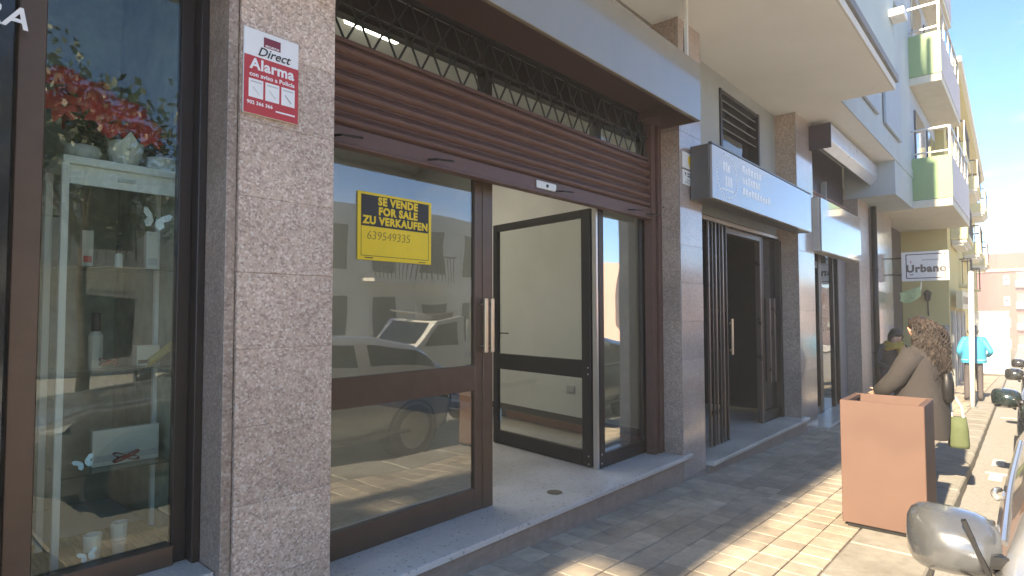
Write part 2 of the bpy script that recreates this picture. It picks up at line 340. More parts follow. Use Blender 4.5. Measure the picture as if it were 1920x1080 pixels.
for i, x0 in enumerate((9.0, 15.2, 21.4)):
    m = MB().box(x0, x0+.10, -1.7, KB(x0)-.12, gz(x0)-.124, gz(x0)-.122)
    m.build('parking_line', M_paintline, parent=road)
m = MB()
for i, x0 in enumerate((8.6, 9.6)):
    m.box(x0, x0+.42, KB(x0)-.28, KB(x0)-.16, gz(x0)-.1235, gz(x0)-.1215)
m.build('parking_mark', M_paintline, parent=road)
# kerb band: smooth concrete kerb stones between the road and the tiles
kerb = strip('kerb', XS, lambda x: KB(x)+.012, lambda x: 1.06, -.012, M_grout)
stone_me = None
x = .2; k = 0
while x < 28:
    Lk = .78
    y0, y1 = KB(x+.4), 1.055
    o = MB().box(x+.006, x+Lk-.006, y0, y1, -.16, .0).build('kerb_stone', M_concrete, parent=kerb, world=False, bevel=.012)
    o.rotation_euler = (0, math.atan(S), 0); o.location = (0, 0, 0)
    x += Lk; k += 1
# tile field
pav = strip('pavement', XS, lambda x: 1.02, lambda x: 2.9, -.014, M_grout)
tile = MB().box(.003, TILE-.003, .003, TILE-.003, -.03, .0).build('tile', M_tile, parent=pav, world=False, bevel=.004)
tiles = []
NX0, NX1 = 5, 140
for i in range(NX0, NX1):
    for j in range(8):
        tiles.append((i, j))
def tile_pos(i, j): return (i*TILE, 1.06+j*TILE, gz(i*TILE))
near = [(i, j) for (i, j) in tiles if 2.3 <= i*TILE < 9.8 and 1.06+j*TILE > (i*TILE)*0.1][:]
near.sort(key=lambda t: t[0]); near = near[:300]
first = True
rest = set(tiles)-set(near)
for (i, j) in near:
    o = tile if first else dup(tile)
    first = False
    p = tile_pos(i, j)
    o.location = (p[0], p[1], p[2]+random.uniform(-.0025, .0015)); o.rotation_euler = (random.uniform(-.006, .006), math.atan(S)+random.uniform(-.006, .006), 0)
m = MB()
for (i, j) in sorted(rest):
    x0, y0, z0 = tile_pos(i, j); x1, y1 = x0+TILE-.003, y0+TILE-.003; x0 += .003; y0 += .003
    za, zb = gz(x0), gz(x1); d = random.uniform(-.003, .001)
    m.add([(x0,y0,za+d),(x1,y0,zb+d),(x1,y1,zb+d),(x0,y1,za+d),(x0,y0,za-.02),(x1,y0,zb-.02),(x1,y1,zb-.02),(x0,y1,za-.02)], [(0,1,2,3),(0,4,5,1),(1,5,6,2),(2,6,7,3),(3,7,4,0)])
o = m.build('tile_field', M_tile, parent=pav, kind='stuff')

# ------------------------------------------------------------------ the apartment building with the shops
bld = thing('apartment_building', 'pale apartment block over granite shopfronts, its ground floor nearest the viewer', 'building', (0, 2.64, 0))
def part(mb, name, material, parent=None, **k): return mb.build(name, material, parent=parent or bld, **k)
M_joint = mat('stone coloured mortar', (.44, .33, .27), .9, var=.2, scale=30)
def pillar(x0, x1, y0, y1, z0, z1, pitch, zstart, material, sidem=None):
    core = part(B(x0+.004, x1-.004, y0+.004, y1, z0, z1), 'pillar', M_joint)
    z = zstart
    while z-pitch > z0: z -= pitch
    zs = [z0]+[z+i*pitch for i in range(40) if z0+.05 < z+i*pitch < z1-.05]+[z1]
    for a, b in zip(zs[:-1], zs[1:]):
        d = random.uniform(-.0012, .0012)
        part(B(x0, x1, y0+d, y0+.018, a+.0008, b-.0008), 'granite_panel', material, core, bevel=.0012)
        part(B(x0+d, x0+.0195, y0+.0195, y1, a+.0008, b-.0008), 'granite_panel', sidem or material, core, bevel=.0012)
        part(B(x1-.0195, x1+d, y0+.0195, y1, a+.0008, b-.0008), 'granite_panel', sidem or material, core, bevel=.0012)
    return core
pillar(1.18, 1.655, 2.64, 3.10, -.25, 4.5, .342, .657, M_granite)
part(B(1.132, 1.176, 2.655, 3.10, -.25, 4.5), 'pillar_edge', M_granite2, bevel=.003)
pillar(5.575, 6.09, 2.64, 3.05, -.4, 4.5, .385, .64, M_polish, M_granite2)
pillar(9.45, 10.3, 2.62, 3.02, -.6, 4.5, .9, .62, M_polish, M_granite2)
pillar(13.75, 14.75, 2.66, 3.02, -.8, 3.82, .9, .62, M_granite2)
pillar(15.25, 17.1, 2.60, 3.02, -.9, 3.82, .9, .62, M_polish)
# stepped thresholds
st = part(B(1.1, 5.57, 2.645, 3.2, -.4, .055), 'step', M_riser)
part(B(1.66, 5.573, 2.60, 8.5, .056, .095), 'step_slab', M_terrazzo, st, bevel=.004)
part(MB().lathe((3.78, 2.87, .0955), [(.0, 0), (.062, 0), (.062, .003), (.05, .005), (0, .005)], 18), 'drain_cover', mat('worn brass', (.2, .17, .13), .4, metal=.6), st, smooth=False)
part(B(5.57, 6.1, 2.646, 2.9, -.4, .05), 'step', M_riser)
part(B(5.573, 5.72, 2.602, 2.638, .056, .0945), 'step_slab', M_slab, st, bevel=.004)
st2 = part(B(6.092, 9.6, 2.60, 3.2, -.5, -.10), 'step', M_riser)
part(B(6.092, 9.62, 2.55, 7.0, -.098, -.055), 'step_slab', M_slab, st2, bevel=.004)
st3 = part(B(10.2, 13.75, 2.50, 3.2, -.8, -.32), 'step', M_riser)
part(B(10.2, 13.75, 2.46, 7.0, -.318, -.28), 'step_slab', M_slab, st3, bevel=.004)
part(B(-6, 1.13, 2.66, 4.2, -.3, .34), 'plinth', M_granite)
part(B(-6, 1.128, 2.70, 4.2, .342, .385), 'plinth_slab', M_slab, bevel=.003)
# shop interior (empty shop)
part(B(1.5, 9.3, 8.5, 8.6, .0, 4.2), 'interior_wall', M_inwall)
part(B(1.5, 1.6, 3.12, 8.5, .0, 4.2), 'interior_wall', M_inwall)
iw = part(MB().prism([(6.02, 3.10, .09), (6.10, 3.10, .09), (7.11, 8.5, .09), (7.03, 8.5, .09)], (0, 0, 4.1)), 'interior_wall', M_inwall)
part(MB().prism([(6.005, 3.12, .096), (6.02, 3.12, .096), (7.03, 8.49, .096), (7.012, 8.49, .096)], (0, 0, .085)), 'skirting', M_skirt, iw)
part(B(1.6, 7.0, 8.485, 8.5, .096, .18), 'skirting', M_skirt)
part(B(6.26, 6.275, 4.48, 4.62, .62, .72), 'wall_socket', M_grey, iw) if False else None
part(B(1.5, 9.3, 3.12, 8.6, 4.05, 4.2), 'interior_ceiling', M_inwall)
a, b = Vector((6.02, 3.10, 0)), Vector((7.03, 8.5, 0)); dd = (b-a).normalized(); pp = a+dd*1.35
part(MB().bar((pp.x-.012, pp.y, .52), ((pp+dd*.14).x-.012, (pp+dd*.14).y, .52), .02, .095), 'wall_socket', M_grey, iw, bevel=.004)
# second shop: dark interior
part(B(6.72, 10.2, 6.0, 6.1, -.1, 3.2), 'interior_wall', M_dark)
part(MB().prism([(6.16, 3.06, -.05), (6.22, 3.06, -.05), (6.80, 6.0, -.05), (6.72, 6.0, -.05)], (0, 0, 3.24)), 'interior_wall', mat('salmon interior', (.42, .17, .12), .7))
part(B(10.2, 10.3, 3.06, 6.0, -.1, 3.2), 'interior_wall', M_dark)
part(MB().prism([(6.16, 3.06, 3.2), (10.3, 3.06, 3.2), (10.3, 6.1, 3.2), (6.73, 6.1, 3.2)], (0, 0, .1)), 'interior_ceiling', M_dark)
# upper wall over shop two with the grey render, split round the louvre window
part(B(6.09, 7.3, 2.92, 3.06, 2.66, 4.5), 'upper_wall', M_wallgrey)
part(B(8.72, 9.45, 2.92, 3.06, 2.66, 4.5), 'upper_wall', M_wallgrey)
part(B(7.3, 8.72, 2.92, 3.06, 2.66, 3.15), 'upper_wall', M_wallgrey)
part(B(7.3, 8.72, 2.92, 3.06, 4.33, 4.5), 'upper_wall', M_wallgrey)
# third shop surroundings
part(B(10.3, 13.75, 2.93, 3.05, 3.62, 4.5), 'upper_panel', M_purple)
part(B(10.3, 13.75, 6.0, 6.1, -.4, 4.5), 'interior_wall', M_dark)
part(B(13.0, 13.75, 2.92, 3.05, -.3, 3.60), 'shop_wall', mat('grey cladding', (.26, .25, .25), .5, var=.1))
part(B(14.75, 15.25, 2.9, 3.0, -.8, 3.82), 'shop_wall', M_purple)
part(B(17.1, 20.6, 2.9, 3.0, -.9, 3.82), 'shop_wall', M_purple)
# soffits and upper storeys
part(B(2.5, 9.4, 1.36, 2.92, 4.5, 4.72), 'soffit', M_soffit)
part(B(-14, -5.05, 1.36, 2.92, 4.5, 4.72), 'soffit', M_soffit)  # unseen overhang, cut short to let a sun patch through
part(B(-8.9, -4.5, 1.22, 2.64, 7.2, 9.3), 'balcony', M_white)  # unseen box added to keep the sun off the pavement
part(B(-5.05, -3.9, 1.98, 2.64, 4.5, 4.72), 'soffit', M_soffit)  # unseen slab added so the sun patch stays off the step
part(B(2.5, 9.42, 1.335, 1.36, 4.5, 4.60), 'fascia', M_white, bevel=.004)
part(B(2.5, 9.44, 1.30, 1.36, 4.602, 4.70), 'drip_edge', mat('dark drip edge', (.16, .165, .17), .6), bevel=.004)
part(B(2.5, 9.40, 1.33, 1.5, 4.70, 5.9), 'bay_wall', M_teal)
part(B(-14, -5.05, 1.33, 1.5, 4.70, 5.9), 'bay_wall', M_teal)
part(B(9.25, 9.405, 1.5, 2.0, 4.70, 12), 'bay_side', M_bluegrey)
part(B(2.5, 9.25, 2.1, 2.3, 4.72, 12), 'bay_back', M_white)
part(B(-14, 2.5, 2.64, 2.9, 4.5, 12), 'upper_wall', M_white)
part(B(2.5, 2.65, 1.5, 2.1, 4.72, 12), 'bay_side', M_white)
for zf in (7.5, 10.3):
    s_ = part(B(2.5, 9.4, 1.36, 2.1, zf, zf+.22), 'bay_slab', M_soffit)
    part(B(2.5, 9.4, 1.33, 1.45, zf+.22, zf+1.3), 'bay_wall', M_teal, s_)
    part(B(-14, 9.4, 2.92, 3.1, zf, zf+.1), 'slab', M_soffit, s_)
m = MB()
rail = part(MB().bar((8.2, 1.4, 6.5), (9.35, 1.4, 6.5), .05, .05), 'balcony_rail', M_black)
for i in range(8): part(MB().bar((8.3+i*.14, 1.4, 5.9), (8.3+i*.14, 1.4, 6.5), .02, .02), 'baluster', M_black, rail)
part(B(9.0, 9.3, 1.16, 1.33, 5.35, 5.45), 'wall_bracket', M_signwhite, bevel=.01)
# recess between the bays
part(B(9.4, 16.0, 2.0, 2.92, 4.5, 4.7), 'soffit', M_soffit)
M_recess = mat('blue white render', (.42, .48, .50), .85, var=.06, scale=2, bump=.1, grime=.25)
uw = part(B(9.4, 16.0, 2.0, 2.2, 4.7, 12), 'upper_wall', M_recess)
part(B(9.4, 16.0, 1.985, 2.0, 4.5, 4.7), 'fascia', M_recess)
for zf in (4.95, 7.7):
    for x0 in (10.3, 12.6):
        wn_ = part(B(x0, x0+1.7, 1.94, 1.99, zf, zf+1.5), 'window', M_bluegrey, uw, bevel=.01)
part(B(13.75, 16.0, 2.0, 2.9, 3.82, 4.5), 'upper_wall', M_recess)
# balconies of the second bay
for zf, yq in ((3.82, 1.28), (6.62, 1.41), (9.42, 1.54)):
    sl = part(B(16.0, 20.45, yq, 2.92, zf, zf+.17), 'balcony', mat('cream slab', (.62, .59, .49), .85, var=.06, grime=.2), bevel=.006)
    part(B(15.985, 16.03, yq-.01, 2.02, zf+.175, zf+1.12), 'balcony_panel', M_green, sl, bevel=.004)
    part(B(16.03, 20.45, yq-.01, yq+.03, zf+.175, zf+1.12), 'balcony_panel', mat('shaded panel tone', (.45, .40, .40), .6), sl, bevel=.004)  # grey-pink tone is the front's shade put into the colour
    r_ = part(MB().bar((16.0, yq+.02, zf+1.75), (16.0, 2.0, zf+1.75), .05, .04), 'handrail', M_steel, sl)
    part(MB().bar((16.0, yq+.02, zf+1.75), (20.4, yq+.02, zf+1.75), .05, .04), 'handrail', M_steel, sl)
    part(MB().bar((16.0, yq+.02, zf+1.22), (16.0, 2.0, zf+1.22), .04, .03), 'handrail', M_steel, sl)
    for q in range(6): part(MB().bar((16.0+q*.88, yq+.02, zf+1.12), (16.0+q*.88, yq+.02, zf+1.75), .035, .035, (1, 0, 0)), 'baluster', M_steel, sl)
part(B(16.0, 20.5, 2.0, 2.9, 4.0, 6.6), 'balcony_back', M_bluegrey)
part(B(16.0, 20.5, 2.0, 2.9, 6.8, 9.4), 'balcony_back', M_bluegrey)
part(B(16.0, 20.5, 2.0, 2.9, 9.6, 12), 'balcony_back', M_bluegrey)
for zf in (4.0, 6.8):
    for x0 in (16.5, 18.6): part(B(x0, x0+1.5, 1.96, 2.0, zf+.05, zf+2.2), 'balcony_window', M_winblue, bevel=.01)
part(B(-14, 20.5, 3.1, 12, 4.22, 12), 'core', M_white)
part(B(-14, 1.0, 4.3, 12, -.2, 4.22), 'core', M_white)
part(B(-14, -5.9, 2.66, 4.3, -.2, 4.5), 'shop_wall', M_granite)
part(B(1.0, 6.09, 2.955, 3.12, 3.82, 4.5), 'upper_wall', M_white)

# ------------------------------------------------------------------ window with the display on the left
vw = thing('shop_window', 'tall bronze framed display window beside the pink granite pillar', 'window', (.8, 2.95, .385))
part(B(.445, .535, 2.90, 2.99, .386, 4.3), 'window_stile', M_bronze, vw, bevel=.004)
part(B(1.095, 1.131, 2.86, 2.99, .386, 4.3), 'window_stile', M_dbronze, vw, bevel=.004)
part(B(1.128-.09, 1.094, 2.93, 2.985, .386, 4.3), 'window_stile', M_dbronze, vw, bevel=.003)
part(B(.536, 1.037, 2.905, 2.985, .386, .475), 'window_rail', M_bronze, vw, bevel=.004)
part(B(.536, 1.037, 2.905, 2.985, 3.6, 3.7), 'window_rail', M_bronze, vw, bevel=.004)
part(B(.536, 1.037, 2.946, 2.952, .476, 3.6), 'pane', M_paned, vw)
# recess of the display
part(B(-.6, .44, 2.99, 4.2, .386, 4.2), 'display_side', M_inwall)
part(B(1.14, 1.5, 3.101, 4.2, .386, 4.2), 'display_side', M_vitback)
part(B(.30, 1.5, 4.2, 4.3, .386, 4.2), 'display_back', M_vitback)
part(B(.30, 1.5, 2.99, 4.2, 4.2, 4.3), 'display_top', M_inwall)
pn = thing('name_board', 'black glossy panel with white lettering at the picture edge', 'sign', (.2, 2.86, .386))
part(B(-.8, .43, 2.86, 2.985, .387, 4.2), 'board', mat('black gloss', (.012, .014, .016), .12, coat=.4), pn, bevel=.003)
text('lettering', 'RA', M_signwhite, pn, (.392, 2.857, 2.612), .115, shear=.25, bold=.002)
dr = MB(); prof = []
for k in range(14):
    a_ = 2*math.pi*k/14; prof.append((.362+.014*math.cos(a_)*(1 if math.sin(a_) < 0 else .55), 2.8585, 2.52+(.022 if math.sin(a_) < 0 else .045)*math.sin(a_)))
part(dr.prism(prof, (0, .0012, 0)), 'drop_mark', M_signwhite, pn)

# display contents
su = thing('display_stand', 'white display stand with glass shelves behind the left window', 'shelf', (.9, 3.35, .40))
part(B(.655, 1.165, 3.18, 3.50, 2.165, 2.20), 'shelf_board', M_white2, su, bevel=.002)
for (lx, ly) in ((.665, 3.19), (1.135, 3.19), (.665, 3.48), (1.135, 3.48)): part(B(lx-.014, lx+.014, ly-.014, ly+.014, .40, 2.164), 'leg', M_white2, su, bevel=.002)
for zz in (1.715, 1.245, .785): part(B(.68, 1.12, 3.20, 3.47, zz-.008, zz), 'glass_shelf', M_gshelf, su)
part(B(.68, 1.12, 3.205, 3.22, 2.08, 2.164), 'drawer_front', M_white2, su)
part(B(.87, .94, 3.195, 3.204, 2.115, 2.13), 'drawer_handle', M_steel, su)
part(B(.535, 1.14, 2.99, 4.2, .34, .40), 'display_floor', M_white2)
def leaf(m, base, d, length, width, droop=.3, n=4):
    d = Vector(d).normalized(); side = d.cross(Vector((0, 0, 1)))
    if side.length < .01: side = Vector((1, 0, 0))
    side.normalize(); rows = []
    for i in range(n+1):
        t = i/n; c = Vector(base)+d*length*t+Vector((0, 0, -droop*length*t*t)); wv = width*math.sin(math.pi*min(.97, t*.92+.06))
        rows.append([c-side*wv, c+Vector((0, 0, .12*wv)), c+side*wv])
    vs = [p for r_ in rows for p in r_]; fs = []
    for i in range(n):
        for k in range(2): fs.append((i*3+k, i*3+k+1, i*3+3+k+1, i*3+3+k))
    m.add(vs, fs)
def bract(m, c, an, ln, wd, rnd):
    nrm = Vector((rnd.uniform(-.25, .25), -.85, .45)).normalized(); ux = Vector((1, 0, 0)); ux = (ux-nrm*ux.dot(nrm)).normalized(); uz = ux.cross(nrm)*-1
    d = ux*math.cos(an)+uz*math.sin(an); sd_ = nrm.cross(d); rows = []
    for i in range(5):
        t_ = i/4; p = Vector(c)+d*ln*t_-nrm*ln*.35*t_*t_; wv = wd*math.sin(math.pi*min(.97, t_*.9+.08)); rows.append([p-sd_*wv, p+nrm*wv*.25, p+sd_*wv])
    m.add([q for r_ in rows for q in r_], [(i*3+k, i*3+k+1, i*3+4+k, i*3+3+k) for i in range(4) for k in range(2)])
def poinsettia(label, cx, cy, z0, h, spread, pot, reds, seed):
    rnd = random.Random(seed)
    t = thing('poinsettia', label, 'plant', (cx, cy, z0), 'potted plants in the display')
    if pot == 'round': part(MB().lathe((cx, cy, z0), [(.0, 0), (.055, 0), (.075, .05), (.072, .085), (.062, .085), (.06, .07), (0, .07)], 20), 'pot', M_pot, t, smooth=True)
    else:
        rings = []
        for r_, zz in ((.05, 0), (.075, .08), (.085, .13)): rings.append([(cx+r_*math.cos(2*math.pi*k/16), cy+r_*math.sin(2*math.pi*k/16), z0+zz+(.045*(k % 4 == 0)-.02*(k % 4 == 2) if zz > .12 else 0)) for k in range(16)])
        part(MB().loft(rings), 'pot', M_pot, t)
    st_ = MB(); gl = MB(); rl = MB()
    for s_ in range(9):
        a_ = rnd.uniform(0, 6.28); rr = rnd.uniform(.15, 1)*spread*.6; top = Vector((cx+rr*math.cos(a_), cy+rr*math.sin(a_)*.6, z0+h*rnd.uniform(.6, 1)))
        st_.tube([(cx, cy, z0+.06), ((cx+top.x)/2, (cy+top.y)/2, z0+h*.45), top], .004, 5)
        for q in range(7):
            an = rnd.uniform(0, 6.28); zz = z0+.1+rnd.random()*(top.z-z0-.14); tt = (zz-z0)/(h)
            p = Vector((cx, cy, zz))+(top-Vector((cx, cy, z0)))*.8*tt*Vector((1, 1, 0)).length*.0+Vector(((top.x-cx)*tt, (top.y-cy)*tt, 0))
            leaf(gl, p, (math.cos(an), math.sin(an), .15), rnd.uniform(.06, .1), rnd.uniform(.018, .03), .5)
        if s_ < reds:
            for q in range(9):
                an = 2*math.pi*q/9+rnd.uniform(-.2, .2)
                bract(rl, top, an, rnd.uniform(.075, .12), rnd.uniform(.024, .036), rnd)
    part(st_, 'stem', M_plant, t); part(gl, 'foliage', M_plant, t, smooth=True)
    if reds: part(rl, 'red_bracts', M_poin, t, smooth=True)
poinsettia('tall red poinsettia in a cream pot at the left end of the white board', .765, 3.36, 2.20, .42, .20, 'round', 9, 1)
poinsettia('red poinsettia in a white pleated pot on the middle of the white board', .93, 3.33, 2.20, .36, .19, 'pleat', 9, 2)
poinsettia('green leafy plant in a low white pot, without red bracts, on the white board', 1.10, 3.34, 2.20, .34, .20, 'round', 0, 3)
def butterfly(label, cx, cy, cz, s_, material, tilt):
    t = thing('butterfly_ornament', label, 'ornament', (cx, cy, cz))
    for sg in (-1, 1):
        pts = []
        for (u_, v_) in ((.05, 0), (.35, .5), (.8, .85), (1.05, .8), (1.0, .4), (.6, .1), (.75, -.25), (.5, -.6), (.2, -.45)):
            uu, vv = u_*sg*s_, v_*s_; pts.append((cx+uu*math.cos(tilt)-vv*math.sin(tilt), cy-abs(u_)*s_*.3, cz+uu*math.sin(tilt)+vv*math.cos(tilt)))
        part(MB().prism(pts, (0, .0015, 0)), 'wing', material, t)
    part(MB().tube([(cx+.5*s_*math.sin(tilt), cy, cz-.5*s_*math.cos(tilt)), (cx-.4*s_*math.sin(tilt), cy, cz+.4*s_*math.cos(tilt))], .06*s_, 6), 'body', M_ink, t)
butterfly('pearly butterfly ornament hung above the upper glass shelf', 1.0, 3.12, 1.935, .06, M_butterw, -.25)
butterfly('blue butterfly stuck to the window low beside the dark red bow', .715, 2.985, .88, .036, M_butter, .35)
butterfly('blue butterfly at the bottom rail of the display window', .735, 2.985, .497, .034, M_butter, .2)
def carton(name, label, cat, x0, x1, y0, y1, z0, z1, m1, band=None):
    t = thing(name, label, cat, ((x0+x1)/2, (y0+y1)/2, z0))
    part(B(x0, x1, y0, y1, z0, z1), 'box_body', m1, t, bevel=.002)
    part(B(x0+.006, x1-.006, y0-.0012, y0-.0002, z0+(z1-z0)*.12, z0+(z1-z0)*.30), 'printed_band', band or M_grey, t)
carton('perfume_box', 'upright white perfume box on the upper glass shelf', 'box', .755, .80, 3.28, 3.32, 1.716, 1.885, M_card, M_signred)
carton('perfume_box', 'pale narrow carton below the pearly butterfly', 'box', 1.02, 1.075, 3.28, 3.32, 1.716, 1.905, M_pot)
carton('gift_box', 'cream gift box with black lid band on the middle glass shelf', 'box', .985, 1.085, 3.27, 3.33, 1.246, 1.345, M_card, M_ink)
carton('gift_box', 'wide white gift box leaning behind the dark red bow', 'box', .82, 1.10, 3.30, 3.34, .786, .955, M_pot)
def bottle(label, cx, cy, z0, h, r_, mb_, mc):
    t = thing('cosmetic_bottle', label, 'bottle', (cx, cy, z0))
    part(MB().lathe((cx, cy, z0), [(0, 0), (r_, 0), (r_, h*.58), (r_*.6, h*.66), (0, h*.66)], 14), 'flask', mb_, t, smooth=False)
    part(MB().lathe((cx, cy, z0+h*.662), [(0, 0), (r_*.62, 0), (r_*.62, h*.33), (0, h*.338)], 14), 'cap', mc, t)
bottle('small pale bottle with black cap on the upper glass shelf', .907, 3.30, 1.716, .11, .017, M_pot, M_ink)
bottle('tall pale bottle with black cap on the middle glass shelf', .823, 3.30, 1.246, .26, .03, M_card, M_ink)
def bow(label, cx, cy, cz, s_):
    t = thing('ribbon_bow', label, 'bow', (cx, cy, cz))
    for sg in (-1, 1):
        for tl in (.5, -.35):
            loop = []
            for k in range(9):
                a_ = math.pi*k/8; rr = s_*math.sin(a_)
                loop.append((cx+sg*(rr*1.0), cy-.25*s_*math.sin(2*a_), cz+tl*rr*.8+.35*s_*math.cos(a_)*(.3+.7*math.sin(a_))))
            m_ = MB(); m_.loft([[(p[0], p[1]-s_*.25, p[2]), (p[0], p[1]+s_*.25, p[2]), (p[0], p[1]+s_*.25, p[2]+.003), (p[0], p[1]-s_*.25, p[2]+.003)] for p in loop])
            part(m_, 'ribbon_loop', M_bow, t, smooth=True)
    part(MB().lathe((cx, cy, cz-.15*s_), [(0, 0), (.2*s_, .05*s_), (.24*s_, .18*s_), (.2*s_, .3*s_), (0, .34*s_)], 10), 'knot', M_bow, t, smooth=True)
bow('small red bow on the middle glass shelf', .86, 3.24, 1.275, .036)
bow('dark red bow in front of the wide white gift box', .93, 3.20, .835, .052)
t = thing('gold_bag', 'crumpled gold paper bag lying on the middle glass shelf', 'bag', (1.09, 3.26, 1.246))
part(MB().loft([[(1.03+.03*k, 3.26+.03*math.cos(a_)*(1-.12*k), 1.262+.022*k+.022*math.sin(a_)*(1+.25*math.sin(3*a_+k))) for a_ in [2*math.pi*q/10 for q in range(10)]] for k in range(5)]), 'bag_body', M_gold, t)
for lab, cx, cy in (('white ceramic cup nearest the bottom rail of the display window', .775, 3.08), ('white ceramic cup standing further back on the straw mat', .90, 3.17)):
    t = thing('ceramic_cup', lab, 'cup', (cx, cy, .412))
    part(MB().lathe((cx, cy, .412), [(0, 0), (.026, 0), (.036, .14), (.032, .14), (.023, .01), (0, .01)], 18), 'cup_body', M_pot, t, smooth=False)
    part(MB().lathe((cx, cy, .47), [(.0318, 0), (.0325, .001), (.0329, .006), (.032, .007)], 18), 'rim_band', M_grey, t)
t = thing('straw_mat', 'straw mat with fringe on the floor of the display', 'mat', (.85, 3.25, .402))
for k in range(26): part(B(.56+k*.022, .56+k*.022+.019, 3.0, 3.6, .402, .408), 'straw_strip', M_straw, t)

# ------------------------------------------------------------------ alarm sign on the pillar
al = thing('alarm_sign', 'red and white alarm company plate on the pink granite pillar', 'sign', (1.315, 2.625, 2.40))
yf = 2.622
part(B(1.185, 1.447, yf+.001, yf+.012, 2.398, 2.788), 'plate', M_signwhite, al, bevel=.002)
part(B(1.186, 1.446, yf-.0008, yf+.0008, 2.399, 2.662), 'red_field', M_signred, al)
part(B(1.275, 1.355, yf-.0010, yf+.0008, 2.718, 2.764), 'logo_block', M_signmaroon, al)
text('lettering', 'SECURITAS', M_signwhite, al, (1.315, yf-.0016, 2.7245), .0125, bold=.0004)
text('lettering', 'Direct', M_ink, al, (1.322, yf-.0012, 2.69), .058, shear=.35, bold=.0004)
text('lettering', 'Alarma', M_signwhite, al, (1.318, yf-.0014, 2.625), .068, bold=.0022)
text('lettering', 'con aviso a Policía', M_signwhite, al, (1.318, yf-.0014, 2.578), .0275, bold=.0007)
for k in range(3):
    x0 = 1.207+k*.077
    pl_ = part(B(x0, x0+.068, yf-.0011, yf+.0008, 2.472, 2.558), 'pictogram', M_signwhite, al, bevel=.0008)
    part(B(x0+.008, x0+.06, yf-.0018, yf-.0012, 2.542, 2.547), 'caption', M_grey, pl_)
    part(MB().bar((x0+.018, yf-.0016, 2.522), (x0+.05, yf-.0016, 2.488), .0006, .005, (0, 1, 0)), 'symbol', M_ink if k == 2 else M_grey, pl_)
text('lettering', '902 366 366', M_signwhite, al, (1.26, yf-.0014, 2.448), .0225, bold=.0006)
part(B(1.335, 1.43, yf-.0012, yf-.0006, 2.430, 2.437), 'fine_print', M_signwhite, al)

# ------------------------------------------------------------------ glazed shopfront for sale
def leaf_frame(t, x0, x1, y, z0, z1, stile, mid, bot, m1, top=.10, th=.045, panem=M_pane, midz=None):
    part(B(x0, x0+stile, y-th/2, y+th/2, z0, z1), 'stile', m1, t, bevel=.003)
    part(B(x1-stile, x1, y-th/2, y+th/2, z0, z1), 'stile', m1, t, bevel=.003)
    part(B(x0+stile, x1-stile, y-th/2+.001, y+th/2-.001, z0, z0+bot), 'rail', m1, t, bevel=.003)
    part(B(x0+stile, x1-stile, y-th/2+.001, y+th/2-.001, z1-top, z1), 'rail', m1, t, bevel=.003)
    if midz:
        part(B(x0+stile, x1-stile, y-th/2+.001, y+th/2-.001, midz[0], midz[1]), 'rail', m1, t, bevel=.003)
        part(B(x0+stile, x1-stile, y-.003, y+.003, z0+bot, midz[0]), 'pane', panem, t)
        part(B(x0+stile, x1-stile, y-.003, y+.003, midz[1], z1-top), 'pane', panem, t)
    else: part(B(x0+stile, x1-stile, y-.003, y+.003, z0+bot, z1-top), 'pane', panem, t)
gd = thing('glass_door', 'closed bronze framed glass door with the yellow for-sale sign on it', 'door', (2.45, 3.05, .097))
leaf_frame(gd, 1.665, 3.13, 3.05, .098, 3.0, .075, None, .155, M_bronze, midz=(.945, 1.125), top=.12, panem=M_pane2)
part(B(3.131, 3.235, 3.02, 3.09, .098, 3.0), 'door_post', M_bronze, gd, bevel=.004)
for hx in (3.10, 3.165):
    h_ = part(B(hx, hx+.032, 2.965, 2.985, 1.215, 1.605), 'handle', M_brass, gd, bevel=.004)
    for zz in (1.26, 1.56): part(MB().tube([(hx+.016, 2.985, zz), (hx+.016, 3.026, zz)], .007, 8), 'handle_mount', M_brass, h_)
fs_ = thing('for_sale_sign', 'yellow and black for-sale sign in three languages on the glass door', 'sign', (2.36, 3.035, 1.82))
ys = 3.037
part(B(2.068, 2.648, ys, ys+.006, 1.822, 2.238), 'board', M_yel, fs_, bevel=.0015)
part(B(2.092, 2.624, ys-.0012, ys-.0004, 2.03, 2.222), 'black_field', M_ink, fs_)
text('lettering', 'SE VENDE', M_yel, fs_, (2.372, ys-.0022, 2.188), .066, bold=.0032)
text('lettering', 'FOR SALE', M_yel, fs_, (2.372, ys-.0022, 2.127), .066, bold=.0032)
text('lettering', 'ZU VERKAUFEN', M_yel, fs_, (2.36, ys-.0022, 2.066), .066, bold=.0032)
text('lettering', '639549335', M_pen, fs_, (2.30, ys-.0012, 1.973), .075, shear=.1, bold=-.0008)
for (x0, x1, z0, z1) in ((2.094, 2.624, 1.8475, 1.8505), (2.092, 2.0945, 1.8505, 2.03), (2.6215, 2.624, 1.8505, 2.03)): part(B(x0, x1, ys-.0012, ys-.0004, z0, z1), 'border_line', M_ink, fs_)
part(B(2.12, 2.18, ys-.0012, ys-.0004, 1.834, 1.840), 'fine_print', M_ink, fs_); part(B(2.54, 2.60, ys-.0012, ys-.0004, 1.830, 1.834), 'fine_print', M_ink, fs_)
